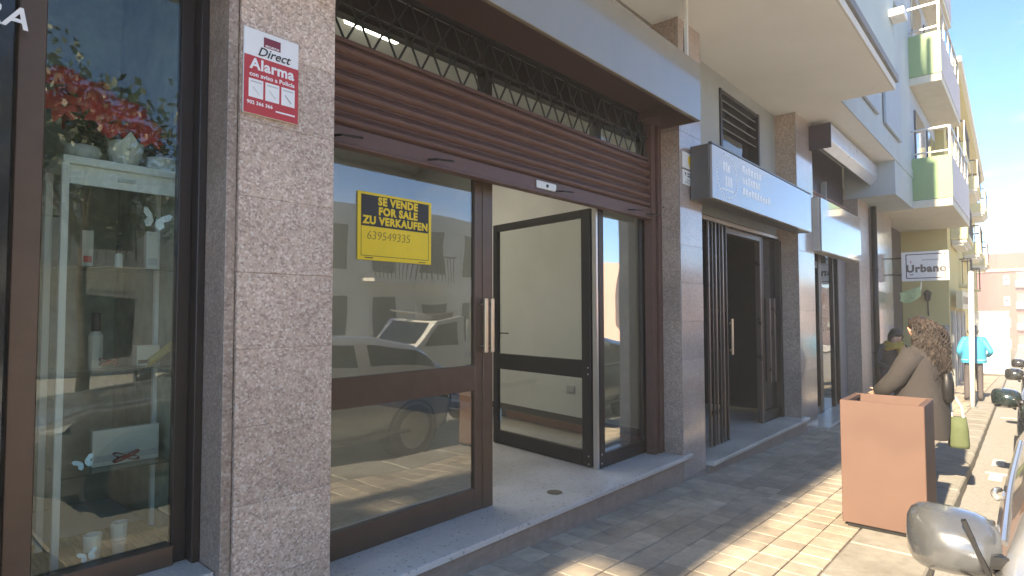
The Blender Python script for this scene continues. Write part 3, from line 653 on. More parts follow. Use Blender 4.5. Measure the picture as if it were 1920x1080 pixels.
# open leaf (swung inwards)
ang = math.atan2(4.52-3.13, 4.93-4.715)
od = thing('glass_door', 'open dark framed glass door leaf swung into the empty shop', 'door', (4.59, 3.05, .098), rotz=ang)
def lpart(mb, name, material, parent, **k): return mb.build(name, material, parent=parent, world=False, **k)
W = 1.43; zb, zt = .004, 2.36
lpart(B(0, .11, -.022, .022, zb, zt), 'stile', M_black, od, bevel=.003)
lpart(B(W-.075, W, -.022, .022, zb, zt), 'stile', M_black, od, bevel=.003)
lpart(B(.11, W-.075, -.021, .021, zb, zb+.14), 'rail', M_black, od, bevel=.003)
lpart(B(.11, W-.075, -.021, .021, zt-.075, zt), 'rail', M_black, od, bevel=.003)
lpart(B(.11, W-.075, -.021, .021, .80, .965), 'rail', M_black, od, bevel=.003)
lpart(B(.11, W-.075, -.003, .003, zb+.14, .80), 'pane', M_pane, od); lpart(B(.11, W-.075, -.003, .003, .965, zt-.075), 'pane', M_pane, od)
for zz in (.10, .03, .90, .84): lpart(MB().lathe((.03, .0225, zz), [(0, 0), (.008, .0), (.007, .003), (0, .004)], 10, 'y'), 'screw', M_steel, od)
lpart(B(W-.055, W-.015, .05, .065, 1.12, 1.50), 'handle', M_black, od, bevel=.004)
for zz in (1.16, 1.46): lpart(MB().tube([(W-.035, .02, zz), (W-.035, .052, zz)], .008, 8), 'handle_mount', M_black, od)
lpart(MB().tube([(W-.05, -.02, 1.18), (W-.05, -.06, 1.18), (W-.16, -.06, 1.18)], .008, 8), 'lever', M_black, od)
sl_ = thing('side_light', 'narrow fixed glass panel reflecting blue sky beside the open door', 'window', (5.05, 3.0, .097))
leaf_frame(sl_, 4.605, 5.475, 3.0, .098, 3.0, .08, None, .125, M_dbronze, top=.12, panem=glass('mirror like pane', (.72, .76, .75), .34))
part(B(4.572, 4.602, 2.985, 3.03, .098, 3.0), 'hinge_post', M_steel, sl_)
for zz in (.14, .22): part(MB().lathe((4.63, 2.977, zz), [(0, 0), (.009, 0), (.008, .003), (0, .004)], 10, 'y'), 'screw', M_steel, sl_)
pb = thing('paper_box', 'flat pale cardboard box on the floor behind the side panel', 'box', (5.25, 3.35, .097))
part(B(5.02, 5.42, 3.25, 3.45, .097, .18), 'box_body', M_card, pb, bevel=.003); part(B(5.0, 5.44, 3.23, 3.47, .181, .2), 'box_lid', M_pot, pb, bevel=.003)
# transom glazing above
tr = thing('transom_window', 'band of dark framed transom panes behind the rolling grille', 'window', (3.6, 3.05, 3.0))
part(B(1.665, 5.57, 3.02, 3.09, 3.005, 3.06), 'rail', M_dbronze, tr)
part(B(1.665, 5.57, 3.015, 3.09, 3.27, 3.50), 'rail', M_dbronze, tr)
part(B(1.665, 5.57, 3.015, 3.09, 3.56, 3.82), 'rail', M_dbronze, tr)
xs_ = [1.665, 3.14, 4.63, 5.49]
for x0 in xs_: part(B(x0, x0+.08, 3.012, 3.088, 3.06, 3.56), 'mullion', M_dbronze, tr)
for q in range(3):
    part(B(xs_[q]+.08, xs_[q+1], 3.05, 3.056, 3.06, 3.27), 'pane', M_pane, tr); part(B(xs_[q]+.08, xs_[q+1], 3.05, 3.056, 3.50, 3.56), 'pane', M_pane, tr)
cl = thing('ceiling_light', 'lit white ceiling lamp glimpsed through the rolling grille', 'lamp', (3.1, 4.2, 3.85))
part(B(2.78, 3.36, 4.05, 4.35, 3.98, 4.05), 'lamp_housing', M_signwhite, cl, bevel=.006); part(B(2.80, 3.34, 4.07, 4.33, 3.955, 3.98), 'diffuser', M_lampon, cl)
cl = thing('ceiling_light', 'lit ceiling lamp deeper inside the empty shop', 'lamp', (4.2, 6.5, 3.9))
part(B(3.3, 5.1, 6.3, 6.7, 3.98, 4.05), 'lamp_housing', M_signwhite, cl, bevel=.006); part(B(3.32, 5.08, 6.32, 6.68, 3.955, 3.98), 'diffuser', M_lampon, cl)

# ------------------------------------------------------------------ rolling shutter
sh = thing('rolling_shutter', 'half raised brown rolling shutter with a diamond grille above the slats', 'shutter', (3.6, 2.9, 2.43))
def slat_profile(z0, h, n=8):
    p = []
    for k in range(n+1):
        t_ = k/n; p.append((2.905-.026*math.sin(math.pi*t_)**.8, z0+.012+(h-.018)*t_))
    return p
z0 = 2.545; hs = .081
base_sl = None
for k in range(6):
    pr = slat_profile(z0, hs)
    poly = [(1.70, y_, z_) for (y_, z_) in pr]+[(1.70, 2.912, z0+hs-.006), (1.70, 2.912, z0+.004), (1.70, 2.904, z0+.004)]
    part(MB().prism(poly, (3.70, 0, 0)), 'slat', M_brown, sh)
    z0 += hs
part(B(1.70, 5.40, 2.868, 2.915, 2.432, 2.543), 'bottom_rail', M_brown, sh, bevel=.006)
part(B(1.70, 5.40, 2.855, 2.93, 2.428, 2.445), 'bottom_edge', M_brown, sh, bevel=.003)
part(B(1.70, 5.40, 2.90, 2.925, z0+.001, z0+.03), 'top_slat', M_brown, sh, bevel=.003)
lp = MB().box(3.56, 3.81, 2.858, 2.867, 2.465, 2.525).build('lock_plate', M_pot, parent=sh, bevel=.004)
part(MB().lathe((3.69, 2.858, 2.495), [(0, -.001), (.014, -.001), (.012, -.006), (0, -.007)], 12, 'y'), 'keyhole', M_ink, lp)
for hx in (1.78, 2.47, 3.80, 4.94, 5.30):
    part(MB().tube([(hx, 2.866, 2.47), (hx+.02, 2.80, 2.465), (hx+.15, 2.79, 2.475)], .007, 6), 'hook', M_black, sh)
for gx0, gx1 in ((1.657, 1.70), (5.40, 5.48)): part(B(gx0, gx1, 2.86, 2.95, .098, 3.82), 'guide_rail', M_brown, sh, bevel=.003)
part(B(5.50, 5.572, 2.84, 2.97, .098, 3.82), 'guide_post', M_brown, sh, bevel=.004)
part(MB().tube([(5.57, 2.83, 2.57), (5.60, 2.80, 2.57), (5.72, 2.78, 2.575)], .007, 6), 'hook', M_black, sh)
zr = z0+.03; ph = .125; pw = .185
M_wire = mat('grey green wire', (.045, .05, .046), .45, metal=.4, var=.1)
part(B(1.70, 5.40, 2.9135, 2.918, 2.545, z0), 'slat_light_stop', M_brown, sh)  # added sheet that stops light leaking between the slats
for r_ in range(3):
    for sgn in (0,):
        pts = []; n_ = int(3.7/(pw/2))
        for k in range(n_+1):
            up_ = (k+r_) % 2
            pts.append((1.70+k*pw/2, 2.905, zr+r_*ph+(ph if up_ else 0)))
        path = []
        for k, p in enumerate(pts):
            path.append((p[0]-.012, p[1], p[2])); path.append((p[0]+.012, p[1], p[2]))
        part(MB().tube(path, .0075, 5), 'grille_wire', M_wire, sh)
part(MB().tube([(1.70, 2.915, zr+.20), (5.40, 2.915, zr+.20)], .013, 8), 'grille_bar', M_black, sh)
part(MB().tube([(1.70, 2.93, 3.52), (5.40, 2.93, 3.52)], .06, 12), 'roll_axle', M_black, sh)

# ------------------------------------------------------------------ canopy over the shopfront
cn = thing('shop_canopy', 'long boxed canopy with glossy front and brown underside over the shopfront', 'canopy', (2.5, 2.6, 3.26))
part(B(-1.2, 5.25, 2.27, 2.30, 3.262, 3.80), 'canopy_front', M_canopy, cn, bevel=.004)
part(B(-1.2, 5.222, 2.302, 2.95, 3.475, 3.50), 'canopy_underside', M_canopyu, cn)
part(B(-1.2, 5.222, 2.302, 2.315, 3.264, 3.474), 'canopy_lining', M_canopyu, cn)
part(B(1.66, 5.572, 2.952, 3.012, 3.50, 3.9), 'canopy_back', M_canopyu, cn)
part(B(5.225, 5.248, 2.302, 2.67, 3.264, 3.795), 'canopy_end', M_canopyu, cn)
part(B(5.225, 5.56, 2.671, 2.92, 3.40, 3.795), 'canopy_end', M_canopyu, cn)
part(B(-1.2, 5.24, 2.302, 2.92, 3.775, 3.798), 'canopy_top', M_canopy, cn)
part(B(1.66, 5.57, 2.955, 2.995, 3.29, 3.5), 'canopy_valance', M_canopyu, cn) if False else None
bk = thing('cable_duct', 'broken pale cable duct hanging from the soffit at the canopy end', 'duct', (5.5, 2.5, 3.8))
part(MB().prism([(5.30, 2.42, 4.498), (5.34, 2.42, 4.498), (5.33, 2.42, 3.86), (5.31, 2.42, 3.86)], (0, .03, 0)), 'duct_cover', M_white, bk)
part(MB().prism([(5.36, 2.46, 4.25), (5.42, 2.46, 4.2), (5.42, 2.46, 3.92), (5.35, 2.46, 3.95)], (0, .02, 0)), 'duct_back', M_dark, bk)
part(B(5.35, 5.47, 2.44, 2.56, 3.84, 3.92), 'junction_box', M_signpale, bk, bevel=.006)
part(MB().tube([(5.40, 2.47, 4.498), (5.41, 2.46, 4.2), (5.40, 2.48, 3.92)], .006, 6), 'cable', M_ink, bk)
# plates on the second pillar
p1 = thing('alarm_plate', 'small white plate with a yellow emblem on the polished second pillar', 'sign', (5.77, 2.63, 2.95))
part(B(5.62, 5.92, 2.628, 2.637, 2.965, 3.13), 'plate', M_signwhite, p1, bevel=.002)
part(MB().lathe((5.79, 2.6275, 3.055), [(0, 0), (.052, 0), (.052, -.001), (0, -.001)], 20, 'y'), 'emblem', M_yel, p1)
part(B(5.75, 5.83, 2.6255, 2.6268, 2.985, 2.995), 'caption', M_yel, p1)
p2 = thing('alarm_plate', 'small white printed plate below the yellow emblem plate on the second pillar', 'sign', (5.77, 2.63, 2.79))
part(B(5.62, 5.92, 2.628, 2.637, 2.795, 2.945), 'plate', M_signwhite, p2, bevel=.002)
part(MB().prism([(5.66, 2.6275, 2.92), (5.69, 2.6275, 2.92), (5.675, 2.6275, 2.88)], (0, -.001, 0)), 'symbol', M_ink, p2)
for q, (xa, zz) in enumerate(((5.72, 2.913), (5.72, 2.887), (5.70, 2.845), (5.66, 2.82))): part(B(xa, 5.90, 2.6265, 2.6274, zz-.006, zz+.006), 'text_line', M_ink if q < 2 else M_grey, p2)

# ------------------------------------------------------------------ second shop: sign box, grille, door, louvre window
s1 = thing('shop_sign', 'long glossy grey lightbox sign with a round dashed emblem over the second shop', 'sign', (7.5, 2.5, 2.645))
part(B(5.775, 9.31, 2.425, 2.62, 2.647, 3.20), 'sign_case', M_signcase, s1, bevel=.004)
part(B(5.795, 9.31, 2.398, 2.423, 2.652, 3.195), 'sign_face', M_signface, s1, bevel=.003)
part(B(5.775, 9.32, 2.392, 2.43, 3.2005, 3.216), 'sign_trim', M_signcase, s1)
for k in range(40):
    a_ = 2*math.pi*k/40; rx, rz_ = .285, .225
    if 14 <= k <= 17: continue
    c_ = Vector((6.19+rx*math.cos(a_), 2.3972, 2.925+rz_*math.sin(a_)))
    d_ = Vector((-math.sin(a_)*rx, 0, math.cos(a_)*rz_)).normalized(); o_ = Vector((math.cos(a_), 0, math.sin(a_)))
    part(MB().bar(c_-o_*.014, c_+o_*.014, .001, .016, d_), 'emblem_dash', M_signwhite, s1)
def blockword(x0, z0, wd, h, n, seed):
    rnd = random.Random(seed); xx = x0
    for k in range(n):
        ww = wd/n*.78; hh = h*rnd.choice((1, 1, .78, .9))
        part(B(xx, xx+ww, 2.3965, 2.3977, z0, z0+hh), 'letter', M_signwhite, s1); xx += wd/n
blockword(6.07, 2.975, .20, .10, 3, 1); blockword(6.13, 2.82, .20, .11, 3, 2)
part(MB().bar((6.02, 2.3972, 2.782), (6.34, 2.3972, 2.782), .001, .02, (0, 0, 1)), 'emblem_bar', M_signwhite, s1)
blockword(6.62, 3.045, .62, .085, 7, 4); blockword(6.62, 2.925, .58, .085, 7, 5); blockword(6.62, 2.80, .92, .085, 10, 6)
lv = thing('louvre_window', 'metal louvre window with slanted slats above the lightbox sign', 'window', (8.0, 2.95, 3.15))
part(B(7.302, 7.36, 2.90, 3.05, 3.152, 4.328), 'frame', M_dbronze, lv); part(B(8.66, 8.718, 2.90, 3.05, 3.152, 4.328), 'frame', M_dbronze, lv)
part(B(7.36, 8.66, 2.91, 3.05, 4.28, 4.328), 'frame', M_dbronze, lv)
for k in range(4):
    zz = 3.86+k*.12
    part(MB().prism([(7.362, 2.93, zz), (7.362, 2.94, zz-.006), (7.362, 3.04, zz+.07), (7.362, 3.03, zz+.076)], (1.296, 0, 0)), 'slat', M_wallgrey, lv)
part(B(7.362, 8.658, 2.985, 2.995, 3.152, 3.84), 'pane', M_panedark, lv)
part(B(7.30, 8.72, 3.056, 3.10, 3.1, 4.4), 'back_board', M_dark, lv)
part(MB().tube([(8.60, 2.925, 3.3), (8.60, 2.90, 3.45), (8.60, 2.925, 3.6)], .008, 6), 'latch', M_black, lv)
M_gate = mat('worn brown gate enamel', (.16, .125, .11), .3, metal=.6, var=.1, scale=5)
fg = thing('folding_gate', 'folded brown lattice gate at the second shop entrance', 'gate', (7.0, 2.86, -.054))
part(B(6.12, 9.2, 2.83, 2.87, 2.575, 2.62), 'track', M_steel, fg, bevel=.003)
for k in range(6):
    x0 = 6.70+k*.105
    part(B(x0, x0+.032, 2.835, 2.86, -.05, 2.57), 'upright', M_gate if k % 2 == 0 else M_dbronze, fg, bevel=.003)
    part(B(x0+.040, x0+.062, 2.855, 2.875, -.03, 2.55), 'upright', M_black, fg, bevel=.003)
for zz in (.25, 1.0, 1.45, 2.1):
    for k in range(5): part(MB().bar((6.71+k*.105, 2.847, zz), (6.82+k*.105, 2.867, zz+.10), .008, .02, (0, 1, 0)), 'lattice_bar', M_dbronze, fg)
part(B(7.30, 7.345, 2.80, 2.82, .98, 1.42), 'pull_handle', M_brass, fg, bevel=.004)
part(B(7.31, 7.335, 2.82, 2.84, 1.02, 1.05), 'handle_mount', M_brass, fg); part(B(7.31, 7.335, 2.82, 2.84, 1.35, 1.38), 'handle_mount', M_brass, fg)
fr = thing('door_frame', 'brown metal door frame with dark glass of the second shop', 'door', (8.3, 2.95, -.054))
part(B(7.36, 7.41, 2.90, 2.97, -.05, 2.57), 'jamb', M_gate, fr, bevel=.003); part(B(8.62, 8.68, 2.90, 2.97, -.05, 2.57), 'jamb', M_gate, fr, bevel=.003)
part(B(7.41, 8.62, 2.90, 2.97, 2.50, 2.57), 'head', M_gate, fr, bevel=.003)
part(B(8.68, 8.76, 2.90, 2.97, -.05, 2.57), 'jamb', M_dbronze, fr); part(B(9.35, 9.44, 2.86, 2.97, -.05, 2.57), 'jamb', M_dbronze, fr)
part(B(8.76, 9.35, 2.93, 2.937, .1, 2.57), 'pane', M_panedark, fr); part(B(8.76, 9.35, 2.90, 2.96, -.05, .1), 'rail', M_dbronze, fr)
part(B(6.12, 6.68, 2.95, 2.96, -.05, 2.57), 'pane', M_panedark, fr)
part(B(8.80, 8.86, 2.84, 2.89, .5, 1.7), 'upright', M_gate, fr); part(B(9.0, 9.06, 2.84, 2.89, .5, 1.7), 'upright', M_gate, fr)
part(B(6.12, 9.44, 2.90, 3.05, 2.572, 2.655), 'head', M_dbronze, fr)
ct = thing('shop_counter', 'dim counter and poster wall inside the second shop', 'counter', (8.2, 5.3, -.054))
part(B(7.3, 9.0, 5.2, 5.6, -.05, 1.05), 'counter_body', mat('dim wood', (.12, .07, .05), .5), ct, bevel=.01); part(B(7.25, 9.05, 5.15, 5.65, 1.052, 1.10), 'counter_top', M_slab, ct, bevel=.006)
part(B(7.6, 8.3, 5.96, 5.99, 1.6, 2.3), 'poster', M_bluegrey, ct)

# ------------------------------------------------------------------ third shop
s2 = thing('shop_sign', 'square glossy blank white box sign over the third shop', 'sign', (11.6, 2.55, 2.46))
part(B(10.24, 13.1, 2.522, 2.70, 2.462, 3.32), 'sign_case', M_signpale, s2, bevel=.006); part(B(10.26, 13.1, 2.497, 2.52, 2.468, 3.314), 'sign_face', M_signface, s2, bevel=.004)
s3 = thing('rolling_shutter', 'pinkish slatted shutter band above the third shop, split by a post', 'shutter', (12, 2.85, 3.3))
for k in range(7):
    z_ = 3.12+k*.075
    for (xa, xb) in ((10.32, 12.0), (12.06, 13.74)):
        part(MB().prism([(xa, 2.90, z_), (xa, 2.845, z_+.028), (xa, 2.85, z_+.058), (xa, 2.90, z_+.064)], (xb-xa, 0, 0)), 'slat', M_pinkslat, s3)
part(B(12.003, 12.057, 2.83, 2.92, 3.1, 3.9), 'post', M_wallgrey, s3)
aw = thing('awning_box', 'white roller awning cassette fixed under the soffit beside the third shop', 'awning', (12.6, 2.45, 4.1))
part(MB().prism([(10.15, 2.30, 4.16), (10.15, 2.30, 4.42), (10.15, 2.60, 4.42), (10.15, 2.60, 4.2), (10.15, 2.42, 4.04)], (5.1, 0, 0)), 'cassette', mat('awning case', (.56, .58, .62), .3, metal=.2, coat=.3), aw, bevel=.006)
part(B(10.13, 10.149, 2.30, 2.62, 4.05, 4.44), 'end_cap', M_purple, aw, bevel=.004); part(B(15.251, 15.27, 2.30, 2.62, 4.05, 4.44), 'end_cap', M_white, aw, bevel=.004)
for xx in (10.6, 12.6, 14.6): part(B(xx, xx+.08, 2.45, 2.6, 4.42, 4.498), 'bracket', M_steel, aw)
sf = thing('glass_door', 'dark glazed entrance of the third shop with steel handle', 'door', (11.5, 2.95, -.28))
for (xa, xb) in ((10.32, 10.42), (11.55, 11.75), (12.55, 12.62), (12.93, 13.0)): part(B(xa, xb, 2.88, 2.96, -.278, 3.1), 'post', M_dbronze, sf, bevel=.004)
part(B(10.42, 11.55, 2.89, 2.95, 2.28, 2.40), 'rail', M_dbronze, sf); part(B(10.42, 11.55, 2.89, 2.95, -.278, -.15), 'rail', M_dbronze, sf); part(B(11.75, 12.93, 2.89, 2.95, 2.9, 3.1), 'rail', M_dbronze, sf)
part(B(10.42, 11.55, 2.915, 2.922, -.15, 2.28), 'pane', M_panedark, sf); part(B(10.42, 11.55, 2.915, 2.922, 2.40, 3.1), 'pane', M_panedark, sf)
part(B(11.75, 12.55, 2.915, 2.922, -.278, 2.9), 'pane', M_panedark, sf); part(B(12.62, 12.93, 2.915, 2.922, -.278, 2.9), 'pane', M_panedark, sf)
part(B(10.52, 10.56, 2.83, 2.85, .75, 1.35), 'handle', M_steel, sf, bevel=.004)
for zz in (.85, 1.25): part(MB().tube([(10.54, 2.85, zz), (10.54, 2.915, zz)], .01, 8), 'handle_mount', M_steel, sf)
dp = thing('downpipe', 'dark downpipe running down beside the glossy far pillar', 'pipe', (15.0, 2.6, -.45))
part(MB().tube([(14.98, 2.60, -.44), (14.98, 2.60, 3.80)], .06, 12), 'pipe', M_dbronze, dp, smooth=True)
for zz in (.6, 2.4): part(MB().lathe((14.98, 2.60, zz), [(.06, 0), (.072, .0), (.072, .04), (.06, .04)], 12), 'clamp', M_black, dp)
dmat = thing('door_mat', 'dark door mat on the pavement outside the third shop', 'mat', (11.4, 2.2, gz(11.4)))
part(MB().add([(10.9, 2.0, gz(10.9)+.012), (12.0, 2.0, gz(12)+.012), (12.0, 2.42, gz(12)+.012), (10.9, 2.42, gz(10.9)+.012), (10.9, 2.0, gz(10.9)+.001), (12.0, 2.0, gz(12)+.001), (12.0, 2.42, gz(12)+.001), (10.9, 2.42, gz(10.9)+.001)], [(0,1,2,3),(0,4,5,1),(1,5,6,2),(2,6,7,3),(3,7,4,0)]), 'mat_body', M_dark, dmat)

# hanging sign and green flag
us = thing('hanging_sign', 'white double framed lightbox sign with lettering, projecting over the pavement', 'sign', (17.0, 2.0, 2.2))
part(B(17.0, 17.14, 1.47, 2.40, 2.235, 2.93), 'sign_case', M_signwhite, us, bevel=.01)
for (ya, yb, za, zb_) in ((1.53, 2.31, 2.29, 2.31), (1.53, 2.31, 2.855, 2.875), (1.53, 1.55, 2.31, 2.855), (2.29, 2.31, 2.31, 2.855)): part(B(16.996, 17.0, ya, yb, za, zb_), 'frame_line', M_ink, us)
text('lettering', 'Urbano', mat('sign charcoal', (.10, .09, .09), .5), us, (16.995, 1.91, 2.52), .235, xdir=(0, -1, 0), bold=.012)
part(B(16.996, 17.0, 1.66, 1.98, 2.715, 2.74), 'small_print', M_grey, us)
part(MB().tube([(16.994, 2.235, 2.405), (16.994, 2.20, 2.375), (16.994, 2.16, 2.40)], .008, 6), 'smile_mark', M_ink, us); part(MB().tube([(16.994, 2.20, 2.66), (16.994, 2.21, 2.72)], .009, 6), 'straw_mark', M_signred, us)
part(MB().tube([(17.07, 2.40, 2.8), (17.07, 2.62, 2.8)], .02, 8), 'arm', M_black, us); part(MB().tube([(17.07, 2.40, 2.4), (17.07, 2.62, 2.4)], .02, 8), 'arm', M_black, us)
gf = thing('green_flag', 'pale green leaf shaped flag hanging under the projecting sign', 'flag', (17.05, 2.2, 1.7))
m = MB(); rows = []
for i in range(7):
    t_ = i/6; yy = 2.46-.42*t_
    rows.append([(17.05+.03*math.sin(t_*5), yy, 1.96+.14*t_), (17.05+.05*math.sin(t_*5+1), yy-.02, 1.83+.10*t_), (17.05+.03*math.sin(t_*5+2), yy, 1.76+(-.10*math.sin(t_*3.1))+.12*t_)])
vs_ = [p for r_ in rows for p in r_]; m.add(vs_, [(i*3+k, i*3+k+1, i*3+4+k, i*3+3+k) for i in range(6) for k in range(2)])
part(m, 'flag_cloth', mat('flag green', (.42, .56, .28), .7, var=.2, scale=9), gf, smooth=True); part(MB().tube([(17.05, 2.02, 2.24), (17.05, 2.03, 2.02)], .008, 6), 'string', M_steel, gf)

# ------------------------------------------------------------------ planter and post on the pavement
pl = thing('planter', 'tall square terracotta coloured planter box standing on the kerb side', 'planter', (5.5, .93, gz(5.5)))
X0, X1, Y0, Y1 = 5.24, 5.77, .625, 1.175
zb0 = gz(5.24)+.035; zt0 = .815
pa = B(X0, X0+.02, Y0, Y1, zb0, zt0); part(pa, 'side_panel', M_corten, pl, bevel=.004)
part(B(X1-.02, X1, Y0, Y1, zb0, zt0), 'side_panel', M_corten, pl, bevel=.004)
part(B(X0+.0205, X1-.0205, Y0, Y0+.02, zb0, zt0), 'side_panel', M_corten, pl, bevel=.004); part(B(X0+.0205, X1-.0205, Y1-.02, Y1, zb0, zt0), 'side_panel', M_corten, pl, bevel=.004)
part(B(X0+.021, X1-.021, Y0+.021, Y1-.021, zb0+.05, zb0+.55), 'soil_box', M_earth, pl)
for (ya, yb) in ((Y0+.02, Y0+.045), (Y1-.045, Y1-.02)): part(B(X0+.021, X1-.021, ya, yb, zt0-.03, zt0-.005), 'rim_lip', M_corten, pl)
part(B(X0+.03, X1-.03, Y0+.03, Y1-.03, gz(5.7)-.002, zb0), 'plinth', M_black, pl)
po = thing('white_post', 'plain white post standing on the sunlit pavement in front of the turquoise jacket', 'post', (15.6, 1.0, gz(15.6)))
part(MB().tube([(15.6, 1.03, gz(15.6)), (15.6, 0.985, 2.30)], .048, 12), 'shaft', M_signwhite, po, smooth=True); part(MB().lathe((15.6, .985, 2.30), [(.048, 0), (.05, .01), (.03, .04), (0, .05)], 12), 'cap', M_signwhite, po, smooth=True)
part(MB().lathe((15.6, 1.03, gz(15.6)), [(0, 0), (.1, 0), (.1, .015), (.05, .02)], 14), 'base_plate', M_steel, po)

# ------------------------------------------------------------------ cars
M_tyre = mat('tyre rubber', (.02, .02, .02), .85, var=.2, scale=40)
M_rim = mat('alloy rim', (.42, .42, .43), .3, metal=.8, var=.06, scale=20)
M_cglass = mat('car window', (.02, .026, .028), .04, var=.05, coat=.6)
M_plastic = mat('black plastic trim', (.018, .018, .019), .5, var=.15, scale=40)
M_headl = mat('headlight lens', (.55, .57, .58), .06, var=.05, coat=.8)
M_taill = mat('tail light lens', (.35, .012, .012), .12, var=.1, coat=.6)
def lerp_tab(tab, x):
    if x <= tab[0][0]: return tab[0][1]
    for (a, b), (c, d) in zip(tab[:-1], tab[1:]):
        if x <= c:
            t_ = (x-a)/(c-a); t_ = t_*t_*(3-2*t_)*.5+t_*.5
            return b+(d-b)*t_
    return tab[-1][1]
M_mirror = mat('silver mirror cap', (.20, .21, .22), .24, metal=.6, var=.04, scale=30, coat=.6)
def car(name, label, cat, loc, paint, L=4.25, Wd=.88, H=1.47, rear='hatch', rotz=math.pi, scale=1.0, mx=.70, mpaint=None):
    """local x points to the front of the car, z up from the road"""
    t = thing(name, label, cat, loc, rotz=rotz)
    h = L/2
    wtab = [(-h, .70), (-h+.12, .80), (-h+.5, Wd-.02), (0, Wd), (h-.9, Wd-.01), (h-.35, .82), (h-.08, .70), (h, .60)]
    ztab = [(-h, .95), (-h+.1, 1.0), (-.5, .98), (.6, .96), (.95, .95), (h-.5, .84), (h-.15, .72), (h, .58)]
    if rear == 'hatch': rtab = [(-h+.06, 1.0), (-h+.22, 1.12), (-h+.62, 1.38), (-1.0, H-.03), (-.2, H), (.25, H-.04), (.98, .99)]
    else: rtab = [(-h+.75, 1.0), (-1.1, 1.28), (-.75, H-.05), (-.1, H), (.3, H-.05), (.98, .99)]
    x_r0, x_r1 = rtab[0][0], rtab[-1][0]
    xs_ = []
    n_ = 56
    for i in range(n_+1): xs_.append(-h+L*i/n_)
    rings = []
    for x_ in xs_:
        w_ = lerp_tab(wtab, x_); zb_ = lerp_tab(ztab, x_)
        endf = max(0, (abs(x_)-(h-.25))/.25)
        zl = .22+.10*endf
        green = x_r0 < x_ < x_r1
        zr_ = lerp_tab(rtab, x_) if green else zb_+.02
        if zr_ < zb_+.02: zr_ = zb_+.02
        f_ = min(1, max(0, (zr_-zb_-.02)/.35))
        wr = w_*(.90-.20*f_)
        half = [(w_*.55, zl), (w_*.93, zl+.015), (w_*.985, zl+.12), (w_, .50), (w_*1.005, .62), (w_*.985, zb_-.06), (w_*.945, zb_),
                (w_*.93*(1-f_)+f_*(w_*.88), zb_+.02+.25*(zr_-zb_-.02)), (wr*(1)+.045*f_, zb_+.02+.78*(zr_-zb_-.02)), (wr*.96, zr_-.012), (wr*.80, zr_+.008), (wr*.4, zr_+.025)]
        ring = [(x_, y_, z_) for y_, z_ in half]+[(x_, -y_, z_) for y_, z_ in reversed(half)]
        rings.append(ring)
    n = len(rings[0]); V_ = [p for r_ in rings for p in r_]
    fb, fsw, fws, frw = [], [], [], []
    nh = 12
    pill = [(.02, .12), (-.98, -.86)] if rear == 'hatch' else [(-.08, .04)]
    for i in range(len(rings)-1):
        xm = (xs_[i]+xs_[i+1])/2
        zr_ = lerp_tab(rtab, xm) if x_r0 < xm < x_r1 else 0
        for k in range(n):
            a, b = k, (k+1) % n
            f = (i*n+a, i*n+b, (i+1)*n+b, (i+1)*n+a)
            kk = k if k < nh else n-2-k            # mirrored segment index
            side = kk in (7,) and zr_ > 1.10
            if kk == 7 and x_r0+.28 < xm < x_r1-.30 and zr_ > 1.12 and not any(p0 < xm < p1 for p0, p1 in pill): fsw.append(f)
            elif kk in (8,) and zr_ > 1.2 and False: fsw.append(f)
            elif kk in (9, 10, 11, -1) and .34 < xm < .96: fws.append(f)
            elif kk in (10, 11, -1) and xm < 0 and (x_r0+.10 < xm < (-h+.64 if rear == 'hatch' else -.85)): frw.append(f)
            else: fb.append(f)
    fb.append(tuple(range(n))); fb.append(tuple((len(rings)-1)*n+k for k in range(n)))
    def sub(fs, nm, m_, off=0):
        used = sorted({i for f in fs for i in f}); mp_ = {u: i for i, u in enumerate(used)}
        mb = MB(); mb.add([V_[u] for u in used], [tuple(mp_[i] for i in f) for f in fs])
        return lpart(mb, nm, m_, t, smooth=True)
    sub(fb, 'body', paint)
    for sg in (1, -1):
        ff = [f for f in fsw if V_[f[0]][1]*sg > 0]
        if ff: sub(ff, 'side_window', M_cglass)
    if fws: sub(fws, 'windscreen', M_cglass)
    if frw: sub(frw, 'rear_window', M_cglass)
    for wx in (h-.82, -h+.78):
        for sg in (1, -1):
            arch = lpart(MB().lathe((wx, sg*(Wd-.10), .31), [(.0, -.10*sg), (.37, -.10*sg), (.37, .103*sg), (.345, .106*sg), (.335, .06*sg), (0, .05*sg)], 28, 'y'), 'wheel_arch', M_plastic, t)
            wh = lpart(MB().lathe((wx, sg*(Wd-.10), .31), [(.0, -.06*sg), (.31, -.06*sg), (.31, .085*sg), (.29, .11*sg), (.225, .112*sg), (.22, .08*sg), (0, .08*sg)], 28, 'y'), 'wheel', M_tyre, t)
            rm = MB()
            for q in range(9):
                a_ = 2*math.pi*q/9; c_, s_ = math.cos(a_), math.sin(a_); yy = sg*(Wd-.10)+.10*sg
                rm.bar((wx+.03*c_, yy, .31+.03*s_), (wx+.215*c_, yy, .31+.215*s_), .05, .02, (0, 1, 0))
            rm.lathe((wx, sg*(Wd-.10), .31), [(.0, .112*sg), (.045, .112*sg), (.05, .09*sg), (0, .085*sg)], 14, 'y')
            rm.lathe((wx, sg*(Wd-.10), .31), [(.195, .09*sg), (.222, .09*sg), (.222, .113*sg), (.205, .113*sg)], 28, 'y')
            lpart(rm, 'rim', M_rim, wh)
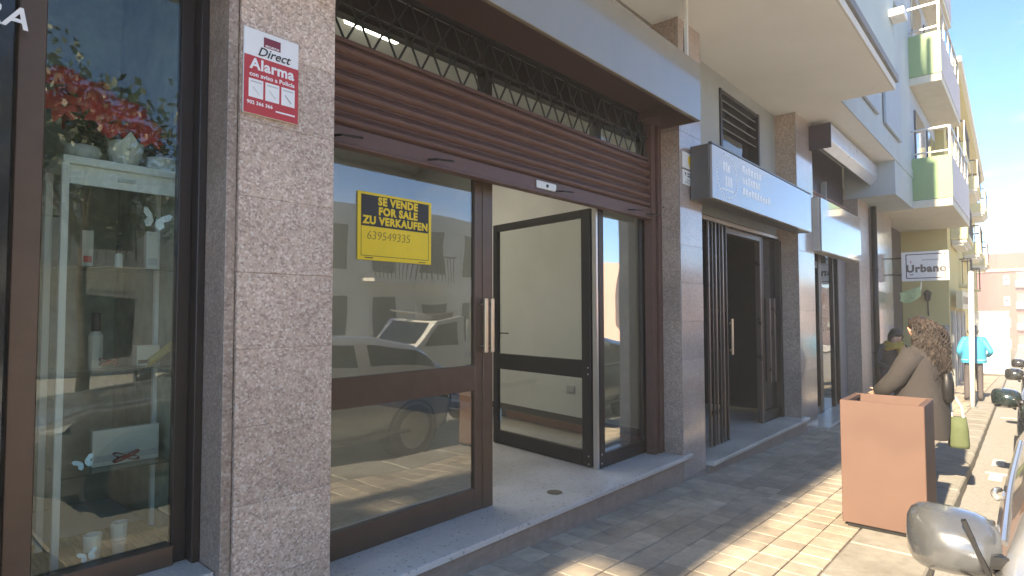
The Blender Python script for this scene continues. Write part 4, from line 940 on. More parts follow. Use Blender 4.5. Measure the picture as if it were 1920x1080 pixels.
    for sg in (1, -1):
        # door mirror
        mir = MB(); rg = []
        for q in range(9):
            u_ = q/8; r_ = math.sin(math.pi*(.06+u_*.52))**.5
            se = lambda v_: math.copysign(abs(v_)**.62, v_)
            rg.append([(mx+.10-.17*u_, sg*(Wd+.055+.125*se(math.cos(a_))*r_+.02*u_), .975+.10*se(math.sin(a_))*r_*(1+.12*math.cos(a_))) for a_ in [2*math.pi*z_/20 for z_ in range(20)]])
        mir.loft(rg); mo = lpart(mir, 'door_mirror', mpaint or paint, t, smooth=True)
        lpart(MB().bar((mx+.02, sg*(Wd-.06), .955), (mx+.05, sg*(Wd+.0), .955), .05, .035), 'mirror_arm', M_plastic, mo)
        lpart(MB().bar((mx+.075, sg*(Wd-.05), .86), (mx+.10, sg*(Wd+.03), 1.075), .012, .022, (1, 0, 0)), 'mirror_seam', M_plastic, mo)
        lpart(MB().lathe((mx-.072, sg*(Wd+.075), .975), [(0, 0), (.075, 0), (.07, -.006), (0, -.006)], 14, 'x'), 'mirror_glass', M_headl, mo)
        for hx in (-.22, .62-.12):
            lpart(MB().tube([(hx-.42, sg*(Wd+.012), .84), (hx-.36, sg*(Wd+.03), .845), (hx-.26, sg*(Wd+.03), .845), (hx-.2, sg*(Wd+.012), .84)], .014, 6), 'door_handle', paint, t, smooth=True)
        lpart(MB().prism([(h-.30, sg*.80, .70), (h-.06, sg*.60, .62), (h-.05, sg*.58, .72), (h-.40, sg*.765, .80)], (0, sg*.02, 0)), 'headlight', M_headl, t, bevel=.006)
        lpart(MB().prism([(-h+.14, sg*.79, .78), (-h-.004, sg*.60, .78), (-h-.004, sg*.60, 1.0), (-h+.16, sg*.78, .98)], (0, sg*.02, 0)), 'tail_light', M_taill, t, bevel=.006)
        lpart(MB().tube([(h-.9, sg*(Wd+.004), .30), (-h+.85, sg*(Wd+.004), .30)], .03, 6), 'sill_trim', M_plastic, t)
        lpart(MB().tube([(x_, sg*(lerp_tab(wtab, x_)*.945+.004), lerp_tab(ztab, x_)+.004) for x_ in [-1.4+.2*q for q in range(12)]], .009, 5), 'window_trim', M_rim, t)
    lpart(MB().bar((h-.02, -.5, .38), (h-.02, .5, .38), .05, .16), 'grille', M_plastic, t); lpart(MB().bar((h+.008, -.26, .46), (h+.008, .26, .46), .012, .11), 'number_plate', M_signwhite, t)
    lpart(MB().bar((-h-.012, -.26, .80), (-h-.012, .26, .80), .012, .11), 'number_plate', M_signwhite, t)
    t.scale = (scale, scale, scale); t.rotation_euler = (0, math.atan(S)*(-1 if abs(rotz) > 1 else 1), rotz)
    return t
M_silver = mat('silver car paint', (.38, .395, .41), .22, metal=.3, var=.04, scale=30, coat=.8)
M_dgreen = mat('dark green car paint', (.03, .05, .05), .2, metal=.4, var=.05, scale=30, coat=.9)
M_dgrey = mat('dark grey car paint', (.05, .055, .06), .2, metal=.4, var=.05, scale=30, coat=.9)
M_whitecar = mat('white van paint', (.72, .72, .70), .3, var=.03, scale=10, coat=.5)
car('parked_car', 'silver hatchback whose door mirror fills the lower corner by the kerb', 'car', (3.3, -.73, gz(3.3)-.13), M_silver, L=4.75, mx=.98, mpaint=M_mirror)
car('parked_car', 'dark green car parked behind the silver one, its mirror showing', 'car', (8.7, -.70, gz(8.7)-.13), M_dgreen, L=4.2)
car('parked_car', 'dark grey car parked third along the kerb', 'car', (13.6, -.66, gz(13.4)-.13), M_dgrey, L=4.4, H=1.52)
car('parked_car', 'black car parked furthest along the kerb', 'car', (18.8, -.62, gz(18.6)-.13), M_dgrey, L=4.4, H=1.5)

# white stake-bed pickup on the far side of the road (mirrored in the shop glass)
pk = thing('pickup_truck', 'white pickup with stake sides parked across the road, mirrored in the door glass', 'truck', (9.55, -5.6, gz(9.55)-.13))
x0, y0, z0 = 9.55, -5.6, gz(9.55)-.13
cabp = [(x0-1.25, .42), (x0-1.25, .95), (x0-.55, 1.10), (x0+.05, 1.80), (x0+1.05, 1.84), (x0+1.10, .42)]
part(MB().prism([(a, y0-.85, z0+b) for a, b in cabp], (0, 1.7, 0)), 'cab', M_whitecar, pk, bevel=.04, seg=2)
part(MB().prism([(x0-.35, y0+.853, z0+1.12), (x0+.10, y0+.853, z0+1.68), (x0+.78, y0+.853, z0+1.70), (x0+.82, y0+.853, z0+1.12)], (0, .004, 0)), 'side_window', M_cglass, pk)
part(MB().prism([(x0-.47, y0-.72, z0+1.20), (x0-.0, y0-.66, z0+1.745), (x0-.0, y0+.66, z0+1.745), (x0-.47, y0+.72, z0+1.20)], (-.012, 0, .010)), 'windscreen', M_cglass, pk)
part(B(x0+1.12, x0+3.2, y0-.88, y0+.88, z0+.62, z0+.80), 'bed', M_whitecar, pk, bevel=.02)
for q in range(7): part(B(x0+1.16+q*.33, x0+1.23+q*.33, y0+.82, y0+.87, z0+.80, z0+1.75), 'stake', M_whitecar, pk)
part(B(x0-1.2, x0+3.1, y0-.5, y0+.5, z0+.40, z0+.60), 'chassis', M_plastic, pk)
part(B(x0-.1, x0+1.0, y0-.6, y0+.6, z0+1.95, z0+1.99), 'roof_rack', M_steel, pk)
for xx in (x0+.1, x0+.8): part(B(xx, xx+.04, y0-.6, y0+.6, z0+1.84, z0+1.95), 'rack_foot', M_steel, pk)
part(B(x0-1.30, x0-1.2, y0+.55, y0+.82, z0+.72, z0+.86), 'headlight', M_headl, pk, bevel=.01)
for wx in (x0-.75, x0+2.35):
    for yy in (y0-.72, y0+.72): part(MB().lathe((wx, yy, z0+.33), [(0, -.1), (.33, -.1), (.33, .1), (.2, .12), (0, .1)], 22, 'y'), 'wheel', M_tyre, pk)

# ------------------------------------------------------------------ buildings beyond
yb = thing('corner_building', 'ochre corner block with stacked balconies further down the street', 'building', (20.6, 1.80, gz(20.6)), rotz=math.atan(.025))
lpart(B(0, 20, 0, 10, -.6, 9.1), 'wall', M_yellow, yb)
ytrim = mat('cream balcony trim', (.66, .60, .36), .8, var=.05)
M_winframe = mat('white window frame', (.7, .7, .68), .5)
def window(x0, x1, z0_, z1_, par, yface=0, framem=None, panem=None, lp_=lpart):
    f_ = lp_(B(x0, x1, yface-.03, yface-.004, z0_, z1_), 'window', framem or M_winframe, par, bevel=.008)
    mid = (x0+x1)/2
    lp_(B(x0+.05, mid-.02, yface-.042, yface-.031, z0_+.05, z1_-.05), 'pane', panem or M_winblue, f_)
    lp_(B(mid+.02, x1-.05, yface-.042, yface-.031, z0_+.05, z1_-.05), 'pane', panem or M_winblue, f_)
    lp_(B(x0-.06, x1+.06, yface-.09, yface-.004, z0_-.07, z0_-.002), 'sill', M_concrete, f_)
for fl_ in range(2):
    zf = 4.25+fl_*2.45
    for k in range(9):
        xx = 1.0+k*2.1
        window(xx, xx+.95, zf+.55, zf+2.0, yb, framem=M_dbronze)
    for (xa, xb, dpt) in ((1.2, 4.0, .44), (7.2, 10.2, .55), (14.0, 17.0, .60)):
        bl = lpart(B(xa, xb, -dpt, -.005, zf, zf+.16), 'balcony', ytrim, yb, bevel=.01)
        lpart(B(xa+.05, xb-.05, -dpt+.06, -.02, zf-.09, zf-.002), 'balcony_moulding', M_white, bl)
        lpart(B(xa+.12, xb-.12, -dpt+.14, -.03, zf-.17, zf-.092), 'balcony_moulding', M_white, bl)
        lpart(MB().tube([(xa+.03, -.02, zf+1.05), (xa+.03, -dpt+.03, zf+1.05), (xb-.03, -dpt+.03, zf+1.05), (xb-.03, -.02, zf+1.05)], .03, 6), 'handrail', M_black, bl)
        lpart(B(xa, xa+.05, -dpt, -.01, zf+.162, zf+.42), 'balcony_end', ytrim, bl)
        for q in range(int((xb-xa)/.16)):
            lpart(MB().bar((xa+.08+q*.16, -dpt+.03, zf+.16), (xa+.08+q*.16, -dpt+.03, zf+1.05), .02, .02, (1, 0, 0)), 'baluster', M_black, bl)
        for q in range(4):
            lpart(MB().bar((xa+.03, -dpt+.03+q*.15, zf+.42), (xa+.03, -dpt+.03+q*.15, zf+1.05), .022, .022, (1, 0, 0)), 'baluster', M_winframe, bl)
rf = lpart(B(-.05, 20.1, -.46, 10.1, 9.1, 9.26), 'roof', M_white, yb, bevel=.02); lpart(B(0, 20.05, -.36, 10.0, 9.02, 9.098), 'cornice', ytrim, rf)
for (xa, za, zb2) in ((4.6, 2.95, 3.9), (12, 3.0, 4.0)):
    bal = lpart(B(xa, xa+1.1, -.35, -.005, za, za+.08), 'balcony', ytrim, yb)
    for q in range(8): lpart(MB().bar((xa+.03+q*.148, -.32, za+.08), (xa+.03+q*.148, -.32, zb2), .02, .02, (1, 0, 0)), 'baluster', M_black, bal)
    lpart(MB().tube([(xa+.02, -.02, zb2), (xa+.02, -.33, zb2), (xa+1.08, -.33, zb2), (xa+1.08, -.02, zb2)], .022, 6), 'handrail', M_black, bal)
    for q in range(2): lpart(MB().bar((xa+.03, -.1-.14*q, za+.08), (xa+.03, -.1-.14*q, zb2), .02, .02, (1, 0, 0)), 'baluster', M_black, bal)
lpart(B(-.012, -.002, -.001, .85, -.5, 1.75), 'wainscot', M_wallgrey, yb)
for k in range(7):
    lpart(B(.35+k*.95, .60+k*.95, -.06, -.002, -.6, 2.15), 'shop_pilaster', M_white if k % 2 else M_wallgrey, yb); lpart(B(.62+k*.95, 1.28+k*.95, -.035, -.003, -.6, 2.1), 'shop_pane', M_winblue, yb)
ws = thing('shop_fascia_sign', 'cream lettered fascia sign on the ochre corner building', 'sign', (21.6, 1.7, gz(20.6)+2.2), rotz=math.atan(.025))
lpart(B(-.6, 5.5, -.16, -.0, .0, .52), 'sign_face', mat('cream sign', (.72, .64, .42), .5), ws, bevel=.01)
for q in range(9): lpart(B(-.3+q*.6, -.05+q*.6, -.168, -.161, .15, .36), 'letter', mat('brown letter', (.2, .1, .05), .6), ws)
wl = thing('wall_lantern', 'small dark lantern on the ochre side wall above the standing figures', 'lamp', (20.57, 2.28, 1.75))
part(MB().lathe((20.50, 2.28, 1.80), [(.02, 0), (.06, .03), (.09, .20), (.11, .22), (.03, .32), (0, .33)], 8), 'lantern_body', M_black, wl); part(MB().tube([(20.50, 2.28, 1.80), (20.50, 2.28, 1.45), (20.58, 2.28, 1.40)], .018, 6), 'lantern_arm', M_black, wl)

gw = thing('garden_wall', 'bright white rendered wall closing the end of the pavement', 'wall', (30, 1.3, gz(30)))
part(B(30.0, 30.25, .78, 2.4, -1.2, 1.45), 'wall_body', mat('bright white render', (.82, .81, .77), .85, var=.04, scale=2, grime=.1), gw); part(B(29.95, 30.3, .76, 2.42, 1.452, 1.52), 'wall_coping', M_white, gw, bevel=.01)

pkb = thing('apartment_building', 'salmon pink apartment block with white balconies at the end of the street', 'building', (112, 3.96, -5), rotz=0)
part(MB().prism([(112, 3.96, -6), (112.5, -14, -6), (130, -14, -6), (130, 12, -6), (115, 9.5, -6)], (0, 0, 16)), 'wall', M_pink, pkb)
part(MB().prism([(111.6, 3.99, 7.35), (112.1, -14.2, 7.35), (130, -14.2, 7.35), (130, 12.2, 7.35), (114.8, 9.8, 7.35)], (0, 0, .35)), 'cornice', ytrim, pkb)
for fl_ in range(5):
    zf = 5.0-fl_*3.05
    for (ya, yb_) in ((-3.2, 1.9), (-9.5, -4.5)):
        dark = part(B(111.8, 112.2, ya, yb_, zf+.9, zf+2.2), 'loggia_shade_block', mat('loggia shade', (.30, .19, .17), .9), pkb)  # solid block, the shade inside the loggia painted as a dark colour
        part(B(111.3, 112.1, ya-.1, yb_+.1, zf, zf+.95), 'balcony', M_white, pkb, bevel=.02)
    wdw = part(B(111.85, 112.08, 2.7, 3.35, zf+.4, zf+1.7), 'window', M_white, pkb); part(B(111.83, 111.849, 2.88, 3.17, zf+1.0, zf+1.35), 'pane', M_winblue, wdw)
hl = MB(); rnd = random.Random(5); n1, n2 = 40, 6; vs_ = []
for j in range(n2):
    for i in range(n1):
        yy = -320+i*16; xx = 320+j*50; hh = -6+(9*math.sin(yy*.011+1)+6*math.sin(yy*.031)+10)*math.sin(math.pi*j/(n2-1))*.5
        vs_.append((xx, yy, hh+rnd.uniform(-.6, .6)))
hl.add(vs_, [(j*n1+i, j*n1+i+1, (j+1)*n1+i+1, (j+1)*n1+i) for j in range(n2-1) for i in range(n1-1)])
hl.build('hill', M_earth, kind='structure', smooth=True, loc=(400, 0, -6))

# across the road: seen mirrored in the glass and lighting the shade
oa = thing('apartment_building', 'pale block across the road, seen mirrored in the shop glass', 'building', (12, -13.1, 0))
part(B(1.4, 20.5, -22, -13.0, -1.5, 5.6), 'wall', M_greyfac, oa)
for fl_ in range(2):
    for k in range(8):
        xx = 1.9+k*2.35; zf = -.1+fl_*2.85
        f_ = part(B(xx, xx+1.3, -12.97, -12.94, zf+.3, zf+2.2), 'window', M_winframe, oa); part(B(xx+.08, xx+1.22, -12.939, -12.93, zf+.38, zf+2.12), 'pane', M_winblue, f_)
    if fl_:
        for (xa, xb) in ((2.0, 5.6), (8.6, 11.0), (13.2, 17.2)):
            bl = part(B(xa, xb, -12.99, -12.1, zf-.1, zf+.05), 'balcony', M_white, oa)
            for q in range(int((xb-xa)/.2)): part(MB().bar((xa+.1+q*.2, -12.13, zf+.05), (xa+.1+q*.2, -12.13, zf+1.0), .025, .025, (1, 0, 0)), 'baluster', M_black, bl)
            part(B(xa, xb, -12.16, -12.1, zf+1.0, zf+1.05), 'handrail', M_black, bl)
ob = thing('apartment_building', 'salmon terrace across the road beyond the gap, mirrored in the signs', 'building', (50, -13.1, 0))
part(B(31.5, 84, -22, -13.0, -3.5, 4.6), 'wall', M_pinkd, ob)
for fl_ in range(2):
    for k in range(15):
        xx = 33.0+k*3.3; f_ = part(B(xx, xx+1.3, -12.97, -12.94, -.9+fl_*2.8, .9+fl_*2.8), 'window', M_winframe, ob); part(B(xx+.08, xx+1.22, -12.939, -12.93, -.82+fl_*2.8, .82+fl_*2.8), 'pane', M_winblue, f_)

def tree(label, bx, by, h, rad, seed):  # trees added to darken what the display window reflects
    rnd = random.Random(seed); z0 = gz(bx); t = thing('added_tree', label, 'tree', (bx, by, z0), 'trees added across the road')
    part(MB().tube([(bx, by, z0), (bx+.05, by, z0+h*.25), (bx-.03, by+.04, z0+h*.5)], .13, 10, .08), 'trunk', mat('bark', (.12, .09, .07), .9, var=.3, scale=20, bump=.5), t, smooth=True)
    limbs = MB(); cr = MB(); cs = []
    for q in range(9):
        a_ = rnd.uniform(0, 6.28); e = Vector((bx+rad*.7*math.cos(a_)*rnd.uniform(.4, 1), by+rad*.7*math.sin(a_)*rnd.uniform(.4, 1), z0+h*rnd.uniform(.6, .95)))
        limbs.tube([(bx-.03, by+.04, z0+h*.45), ((bx+e.x)/2, (by+e.y)/2, z0+h*.62), e], .05, 6, .015); cs.append(e)
    part(limbs, 'limbs', MATS['bark'], t, smooth=True)
    for q in range(4500):
        c = rnd.choice(cs); d = Vector((rnd.gauss(0, 1), rnd.gauss(0, 1), rnd.gauss(0, .8))); d = d.normalized()*rad*.48*rnd.random()**.4; p = c+d
        u = Vector((rnd.gauss(0, 1), rnd.gauss(0, 1), rnd.gauss(0, 1))).normalized(); v = u.orthogonal().normalized(); s_ = rnd.uniform(.05, .10)
        cr.add([p-u*s_, p+v*s_*.5, p+u*s_, p-v*s_*.5], [(0, 1, 2, 3)])
    part(cr, 'crown', M_plant, t)
tree('round crowned tree added across the road to darken the display window reflection', 3.3, -8.3, 6.3, 2.3, 3)
tree('taller tree added across the road beyond the round crowned one', 6.2, -9.4, 6.9, 2.4, 4)

# ------------------------------------------------------------------ people
M_skin = mat('skin', (.55, .34, .25), .55, var=.06, scale=30)
M_hairb = mat('brown hair', (.026, .018, .015), .5, var=.4, scale=50)
M_hairl = mat('light brown hair', (.07, .05, .04), .5, var=.4, scale=60)
M_hairk = mat('dark hair', (.02, .016, .014), .55, var=.3, scale=50)
def skin_body(name, verts, edges, mats, parent):
    """verts: (x,y,z,radius,material index); grown with a Skin modifier into one continuous surface"""
    me = bpy.data.meshes.new(name); off = BASE[parent.name]
    me.from_pydata([(v[0]-off.x, v[1]-off.y, v[2]-off.z) for v in verts], edges, [])
    o = bpy.data.objects.new(name, me); C.objects.link(o)
    o.modifiers.new('skin', 'SKIN'); ss = o.modifiers.new('sub', 'SUBSURF'); ss.levels = 2; ss.render_levels = 2
    sv = me.skin_vertices[0].data
    for i, v in enumerate(verts): sv[i].radius = (v[3], v[3]); sv[i].use_root = (i == 0)
    dg = bpy.context.evaluated_depsgraph_get(); dg.update()
    nm = bpy.data.meshes.new_from_object(o.evaluated_get(dg)); bpy.data.objects.remove(o)
    for m_ in mats: nm.materials.append(m_)
    segs = [(Vector(verts[a][:3])-off, Vector(verts[b][:3])-off, verts[a][4], verts[b][4], verts[a][3], verts[b][3]) for a, b in edges]
    for p in nm.polygons:
        p.use_smooth = True; best = (9e9, 0)
        for (a, b, ma_, mb_, ra, rb) in segs:
            d = b-a; t_ = max(0, min(1, (p.center-a).dot(d)/max(1e-9, d.length_squared)))
            dist = (p.center-(a+d*t_)).length-(ra+(rb-ra)*t_)
            if dist < best[0]: best = (dist, mb_ if t_ > .5 else ma_)
        p.material_index = best[1]
    ob_ = bpy.data.objects.new(name, nm); C.objects.link(ob_); ob_.parent = parent; BASE[ob_.name] = off.copy()
    return ob_
def person(label, base, face, pose, mats, height=1.68):
    """face: heading angle; pose: dict of joints in (forward, left, up) metres for a 1.70 m figure; mats: skin, top, legs, shoes"""
    t = thing('person', label, 'person', base); s_ = height/1.70
    f_ = Vector((math.cos(face), math.sin(face), 0)); l_ = Vector((-math.sin(face), math.cos(face), 0))
    def Wp(p): return Vector(base)+(f_*p[0]+l_*p[1]+Vector((0, 0, p[2])))*s_
    J = dict(pelvis=(0, 0, .94), waist=(0, 0, 1.08), chest=(.01, 0, 1.28), neck=(.0, 0, 1.43), jaw=(.03, 0, 1.52), head=(.02, 0, 1.60), crown=(.01, 0, 1.66), nose=(.115, 0, 1.575),
             lsh=(0, .17, 1.38), lel=(-.02, .24, 1.11), lwr=(.05, .25, .88), lha=(.08, .25, .80), rsh=(0, -.17, 1.38), rel=(-.02, -.24, 1.11), rwr=(.05, -.25, .88), rha=(.08, -.25, .80),
             lhip=(0, .09, .90), lkn=(.02, .10, .49), lan=(-.02, .10, .08), lto=(.15, .11, .03), rhip=(0, -.09, .90), rkn=(.02, -.10, .49), ran=(-.02, -.10, .08), rto=(.15, -.11, .03))
    J.update(pose.get('j', {}))
    rad = dict(pelvis=.135, waist=.125, chest=.14, neck=.055, jaw=.072, head=.095, crown=.07, nose=.012, lsh=.07, lel=.047, lwr=.03, lha=.036, rsh=.07, rel=.047, rwr=.03, rha=.036,
               lhip=.09, lkn=.06, lan=.042, lto=.035, rhip=.09, rkn=.06, ran=.042, rto=.035)
    rad.update(pose.get('r', {}))
    mi = dict(pelvis=2, waist=1, chest=1, neck=0, jaw=0, head=0, crown=0, nose=0, lsh=1, lel=1, lwr=1, lha=0, rsh=1, rel=1, rwr=1, rha=0, lhip=2, lkn=2, lan=2, lto=3, rhip=2, rkn=2, ran=2, rto=3)
    names = list(J); idx = {n_: i for i, n_ in enumerate(names)}
    V_ = [(*Wp(J[n_]), rad[n_]*s_, mi[n_]) for n_ in names]
    E_ = [('pelvis', 'waist'), ('waist', 'chest'), ('chest', 'neck'), ('neck', 'jaw'), ('jaw', 'head'), ('head', 'crown'), ('jaw', 'nose'), ('chest', 'lsh'), ('lsh', 'lel'), ('lel', 'lwr'), ('lwr', 'lha'), ('chest', 'rsh'), ('rsh', 'rel'), ('rel', 'rwr'), ('rwr', 'rha'),
          ('pelvis', 'lhip'), ('lhip', 'lkn'), ('lkn', 'lan'), ('lan', 'lto'), ('pelvis', 'rhip'), ('rhip', 'rkn'), ('rkn', 'ran'), ('ran', 'rto')]
    E_ = [(idx[a], idx[b]) for a, b in E_]
    for hd, wr_, sg in (('lha', 'lwr', 1), ('rha', 'rwr', -1)):      # five fingers each
        d = (Vector(J[hd])-Vector(J[wr_])).normalized(); side = d.cross(Vector((0, sg, 0))); side = side.normalized() if side.length > .1 else Vector((1, 0, 0))
        for q, (ln, sp_) in enumerate(((.07, .03), (.08, .011), (.074, -.009), (.058, -.027), (.05, .05))):
            b0 = Vector(J[hd])+side*sp_+d*(.02 if q < 4 else -.015); b1 = b0+d*ln*.55+(side*.02 if q == 4 else Vector((0, 0, 0))); b2 = b1+d*ln*.4+Vector((0, -sg*.018, 0))
            i0 = len(V_)
            for p in (b0, b1, b2): V_.append((*Wp(p), .0095*s_, 0))
            E_ += [(idx[hd], i0), (i0, i0+1), (i0+1, i0+2)]
    skin_body('body', V_, E_, mats, t)
    hp = Wp(J['head'])
    hd_f = (Wp((J['nose'][0], J['nose'][1], J['nose'][2]))-Wp((J['jaw'][0], J['jaw'][1], J['jaw'][2]+.055))); hd_f.z = 0; hd_f = hd_f.normalized() if hd_f.length > .001 else f_
    hl_ = Vector((-hd_f.y, hd_f.x, 0))
    for sg in (1, -1):
        e_ = hp+hd_f*.086*s_+hl_*sg*.032*s_+Vector((0, 0, -.005))
        part(MB().lathe(e_, [(0, -.008), (.009, -.005), (.011, 0), (.009, .005), (0, .008)], 8), 'eye', M_ink, t)
        er = hp+hl_*sg*.092*s_+Vector((0, 0, -.02)); part(MB().lathe(er, [(0, -.03), (.014, -.015), (.016, .01), (0, .03)], 8), 'ear', M_skin, t, smooth=True)
    mo = hp+hd_f*.088*s_+Vector((0, 0, -.062)); part(MB().bar(mo-hl_*.02, mo+hl_*.02, .008, .008), 'mouth', M_poin, t)
    return t, Wp, hp, hd_f, hl_, s_
def cap_hair(t, hp, hf, hl_, s_, material, drop=.06, r_=.112):
    rings = []
    for i in range(7):
        ph = math.pi*.5*(1-i/6)*1.0; zz = r_*1.05*math.sin(ph)-(drop if i == 6 else 0)*.6-.01
        ring = []
        for k in range(18):
            a_ = 2*math.pi*k/18; rr = r_*math.cos(ph)*(1.0 if i < 6 else 1.02); front = math.cos(a_)
            z2 = zz+(max(0, front)*.055 if i >= 5 else 0)-(max(0, -front)*drop*(i/6))
            jit = random.uniform(-.004, .004)
            ring.append(hp+hf*(math.cos(a_)*(rr+jit)*1.02-.012)+hl_*math.sin(a_)*(rr+jit)*.95+Vector((0, 0, z2+.018)))
        rings.append(ring)
    part(MB().loft(rings, cap=True), 'hair', material, t, smooth=True)
# man in turquoise, seen from behind
M_turq = mat('turquoise jacket', (.02, .30, .46), .6, var=.12, scale=14, bump=.2, bscale=30)
M_trous = mat('dark grey trousers', (.07, .06, .065), .8, var=.15, scale=18)
M_shoe = mat('dark shoes', (.03, .028, .027), .6, var=.2, scale=30)
tt = person('person in a turquoise jacket and dark trousers standing behind the white post', (17.1, 1.08, gz(17.1)), R(8), {'j': dict(rel=(-.10, -.31, 1.12), rwr=(.10, -.27, 1.02), rha=(.16, -.20, 1.02), lel=(-.06, .27, 1.11), lwr=(.10, .24, .98), lha=(.16, .20, .97), lkn=(.03, .13, .49), lan=(-.02, .14, .08), lto=(.12, .17, .03)), 'r': dict(chest=.165, waist=.15, lsh=.085, rsh=.085, lel=.062, rel=.062, lwr=.045, rwr=.045, lkn=.07, rkn=.07, lan=.055, ran=.055)}, [M_skin, M_turq, M_trous, M_shoe], 1.70)
cap_hair(tt[0], tt[2], tt[3], tt[4], tt[5], mat('grey hair', (.22, .2, .18), .7), .07)
t, Wp = tt[0], tt[1]
rg = []
for (zz, ax, by) in ((.86, .175, .23), (.92, .185, .235), (1.05, .175, .225), (1.2, .18, .235), (1.36, .15, .22), (1.42, .09, .13)):
    rg.append([Wp((ax*math.cos(a_)*(1+.03*math.sin(5*a_+zz*20)), by*math.sin(a_)*(1+.03*math.sin(4*a_+zz*15)), zz)) for a_ in [2*math.pi*q/24 for q in range(24)]])
part(MB().loft(rg, cap=False), 'jacket', M_turq, t, smooth=True)
rg = [[Wp((.182*math.cos(a_), .24*math.sin(a_), zz)) for a_ in [2*math.pi*q/24 for q in range(24)]] for zz in (.925, .945)]
part(MB().loft(rg, cap=False), 'jacket_seam', mat('light seam', (.25, .55, .65), .6), t)
# woman with long curly hair and grey cardigan, back half turned
M_card_ = mat('taupe knit', (.034, .030, .030), .95, var=.14, scale=26, bump=.5, bscale=70)
M_jean = mat('black trousers', (.02, .021, .026), .8, var=.2, scale=20)
tw = person('person with long curly hair, taupe cardigan and shoulder bag just behind the planter', (7.22, .86, gz(7.22)), R(82), {'j': dict(lel=(.16, .26, 1.10), lwr=(.33, .20, .93), lha=(.39, .17, .90), lsh=(.02, .19, 1.35), rsh=(.0, -.19, 1.35), rel=(-.08, -.26, 1.10), rwr=(.0, -.27, .86), rha=(.02, -.27, .78), chest=(.0, 0, 1.25)), 'r': dict(chest=.17, waist=.16, pelvis=.165, lsh=.085, rsh=.085, lel=.07, rel=.07, lwr=.05, rwr=.05)}, [M_skin, M_card_, M_jean, M_shoe], 1.66)
t, Wp, hp, hf, hl_, s_ = tw
rg = []
for (zz, ax, by, fo) in ((.50, .26, .29, .05), (.56, .265, .30, .05), (.72, .25, .29, .04), (.90, .225, .275, .02), (1.05, .20, .25, .01), (1.2, .195, .255, 0), (1.33, .165, .24, 0), (1.40, .11, .15, 0)):
    rg.append([Wp((fo+ax*math.cos(a_)*(1+.045*math.sin(6*a_+zz*7)), by*math.sin(a_)*(1+.045*math.sin(5*a_+zz*9)), zz+.012*math.sin(4*a_))) for a_ in [2*math.pi*q/36 for q in range(36)]])
part(MB().loft(rg, cap=False), 'cardigan', M_card_, t, smooth=True)
for (A_, B_, C_, sd_) in (((.02, .20, 1.35), (.16, .27, 1.09), (.34, .20, .92), 1), ((.0, -.20, 1.35), (-.08, -.27, 1.09), (.0, -.275, .86), -1)):
    rg = []
    pts = [Vector(A_), Vector(A_).lerp(Vector(B_), .5)+Vector((0, sd_*.01, 0)), Vector(B_), Vector(B_).lerp(Vector(C_), .5), Vector(C_)]
    part(MB().tube([Wp(p) for p in pts], .105, 14, .075), 'sleeve', M_card_, t, smooth=True)
rnd = random.Random(11); hm = MB(); hm2 = MB()
for q in range(620):
    a_ = rnd.uniform(1.35, 2*math.pi-1.35); el = rnd.uniform(-.2, 1.35)
    root = hp+(hf*math.cos(a_)*math.cos(el)+hl_*math.sin(a_)*math.cos(el)+Vector((0, 0, math.sin(el))))*.098
    out = (hf*math.cos(a_)+hl_*math.sin(a_)); ln = rnd.uniform(.22, .58); ph = rnd.uniform(0, 6.28); amp = rnd.uniform(.012, .026); fr_ = rnd.uniform(3, 5.5)
    pts = []
    for k in range(12):
        u_ = k/11; bulge = .10*math.sin(min(1, u_*1.3)*math.pi*.62)
        c_ = root+out*bulge-hf*.05*u_+Vector((0, 0, .03*math.sin(u_*2)-ln*u_*u_*.45-ln*.55*u_))
        pts.append(c_+(hl_*math.cos(ph+fr_*u_*6)+hf*math.sin(ph+fr_*u_*6))*amp*(.4+u_))
    (hm if q % 3 else hm2).tube(pts, .0058, 3, .003)
part(hm, 'hair', M_hairb, t, smooth=True); part(hm2, 'hair', M_hairl, t, smooth=True)
cap_hair(t, hp, hf, hl_, s_, M_hairb, .09, .108)
hb = thing('handbag', 'pale green handbag hanging at the side of the curly haired person', 'bag', (7.35, .60, .10))
part(MB().loft([[(7.33+.06*math.cos(a_)*w_, .60+.10*math.sin(a_)*w_+o_, zz) for a_ in [2*math.pi*q/16 for q in range(16)]] for (zz, w_, o_) in ((.17, .80, 0), (.20, .88, 0), (.36, .80, .0), (.47, .66, 0))]), 'bag_body', mat('sage green canvas', (.085, .11, .05), .8, var=.12, scale=25), hb, smooth=True)
part(MB().tube([(7.33, .65, .47), (7.32, .655, .58), (7.31, .645, .66), (7.32, .62, .66), (7.33, .57, .57), (7.33, .56, .47)], .010, 6), 'handle', M_white2, hb)
bb = thing('shoulder_bag', 'black shoulder bag slung behind the curly haired person', 'bag', (7.1, .66, .6))
part(MB().loft([[(7.16+.07*math.cos(a_)*w_, .665+.055*math.sin(a_)*w_, zz) for a_ in [2*math.pi*q/14 for q in range(14)]] for (zz, w_) in ((.62, .6), (.66, 1.0), (.80, 1.05), (.90, .8), (.92, .4))]), 'bag_body', M_black, bb, smooth=True)
part(MB().tube([(7.16, .67, .91), (7.14, .72, 1.05), (7.17, .77, 1.20)], .012, 6), 'strap', M_steel, bb)
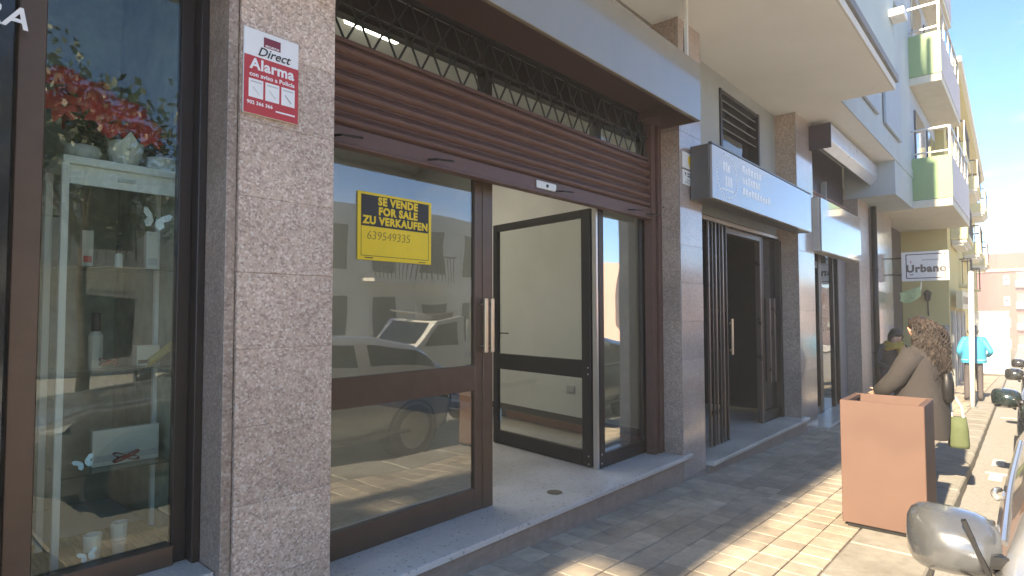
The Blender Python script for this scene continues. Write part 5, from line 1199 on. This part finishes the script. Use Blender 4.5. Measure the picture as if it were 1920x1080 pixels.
# stooping person with a yellow scarf
M_navy = mat('navy jeans', (.025, .032, .06), .8, var=.2, scale=20); M_coatg = mat('dark coat', (.05, .048, .05), .85, var=.2, scale=20)
ty = person('person with dark hair and yellow scarf, in jeans, leaning by the far pillar', (11.9, 1.88, gz(11.9)), R(215), {'j': dict(pelvis=(-.06, 0, .90), waist=(-.02, 0, 1.03), chest=(.08, 0, 1.20), neck=(.15, 0, 1.33), jaw=(.20, 0, 1.40), head=(.21, 0, 1.48), crown=(.20, 0, 1.54), nose=(.305, 0, 1.44), lsh=(.10, .18, 1.28), rsh=(.10, -.18, 1.28), lel=(.16, .27, 1.02), lwr=(.34, .16, .96), lha=(.40, .10, .96), rel=(.14, -.27, 1.02), rwr=(.34, -.14, .94), rha=(.40, -.08, .94))}, [M_skin, M_coatg, M_navy, M_shoe], 1.68)
cap_hair(ty[0], ty[2], ty[3], ty[4], ty[5], M_hairk, .10, .118)
t, Wp = ty[0], ty[1]; sc_ = MB()
for q in range(3):
    ring = [Wp((.14+(.12+.012*q)*math.cos(a_), (.12+.01*q)*math.sin(a_), 1.345-.035*q+.02*math.sin(3*a_+q))) for a_ in [2*math.pi*k/16 for k in range(17)]]
    sc_.tube(ring, .032, 7)
sc_.tube([Wp((.24, .03, 1.30)), Wp((.27, .05, 1.15)), Wp((.25, .06, 1.02))], .05, 8, .04)
part(sc_, 'scarf', mat('mustard scarf', (.48, .31, .06), .9, var=.2, scale=30), t, smooth=True)

# ------------------------------------------------------------------ added to lift the shade: thin added haze along the street
hz = B(-950, 1550, -950, 950, -8.5, 12.6).build('haze', None, kind='stuff', loc=(0, 0, -8.5))
hm_ = bpy.data.materials.new('added haze'); hm_.use_nodes = True; ht = hm_.node_tree; ht.nodes.remove(ht.nodes['Principled BSDF'])
pv = ht.nodes.new('ShaderNodeVolumePrincipled'); pv.inputs['Color'].default_value = (.97, .96, .95, 1); pv.inputs['Density'].default_value = HAZE; pv.inputs['Anisotropy'].default_value = 0.0
ht.links.new(pv.outputs[0], ht.nodes['Material Output'].inputs['Volume']); hz.data.materials.clear(); hz.data.materials.append(hm_); hz['label'] = 'thin haze added over the street to wash out the light'
# ------------------------------------------------------------------ lettering becomes plain meshes
dg = bpy.context.evaluated_depsgraph_get(); dg.update()
for o in TEXTS:
    me = bpy.data.meshes.new_from_object(o.evaluated_get(dg))
    n_ = bpy.data.objects.new('lettering', me); C.objects.link(n_); n_.parent = o.parent; n_.matrix_local = o.matrix_local.copy()
    bpy.data.objects.remove(o)
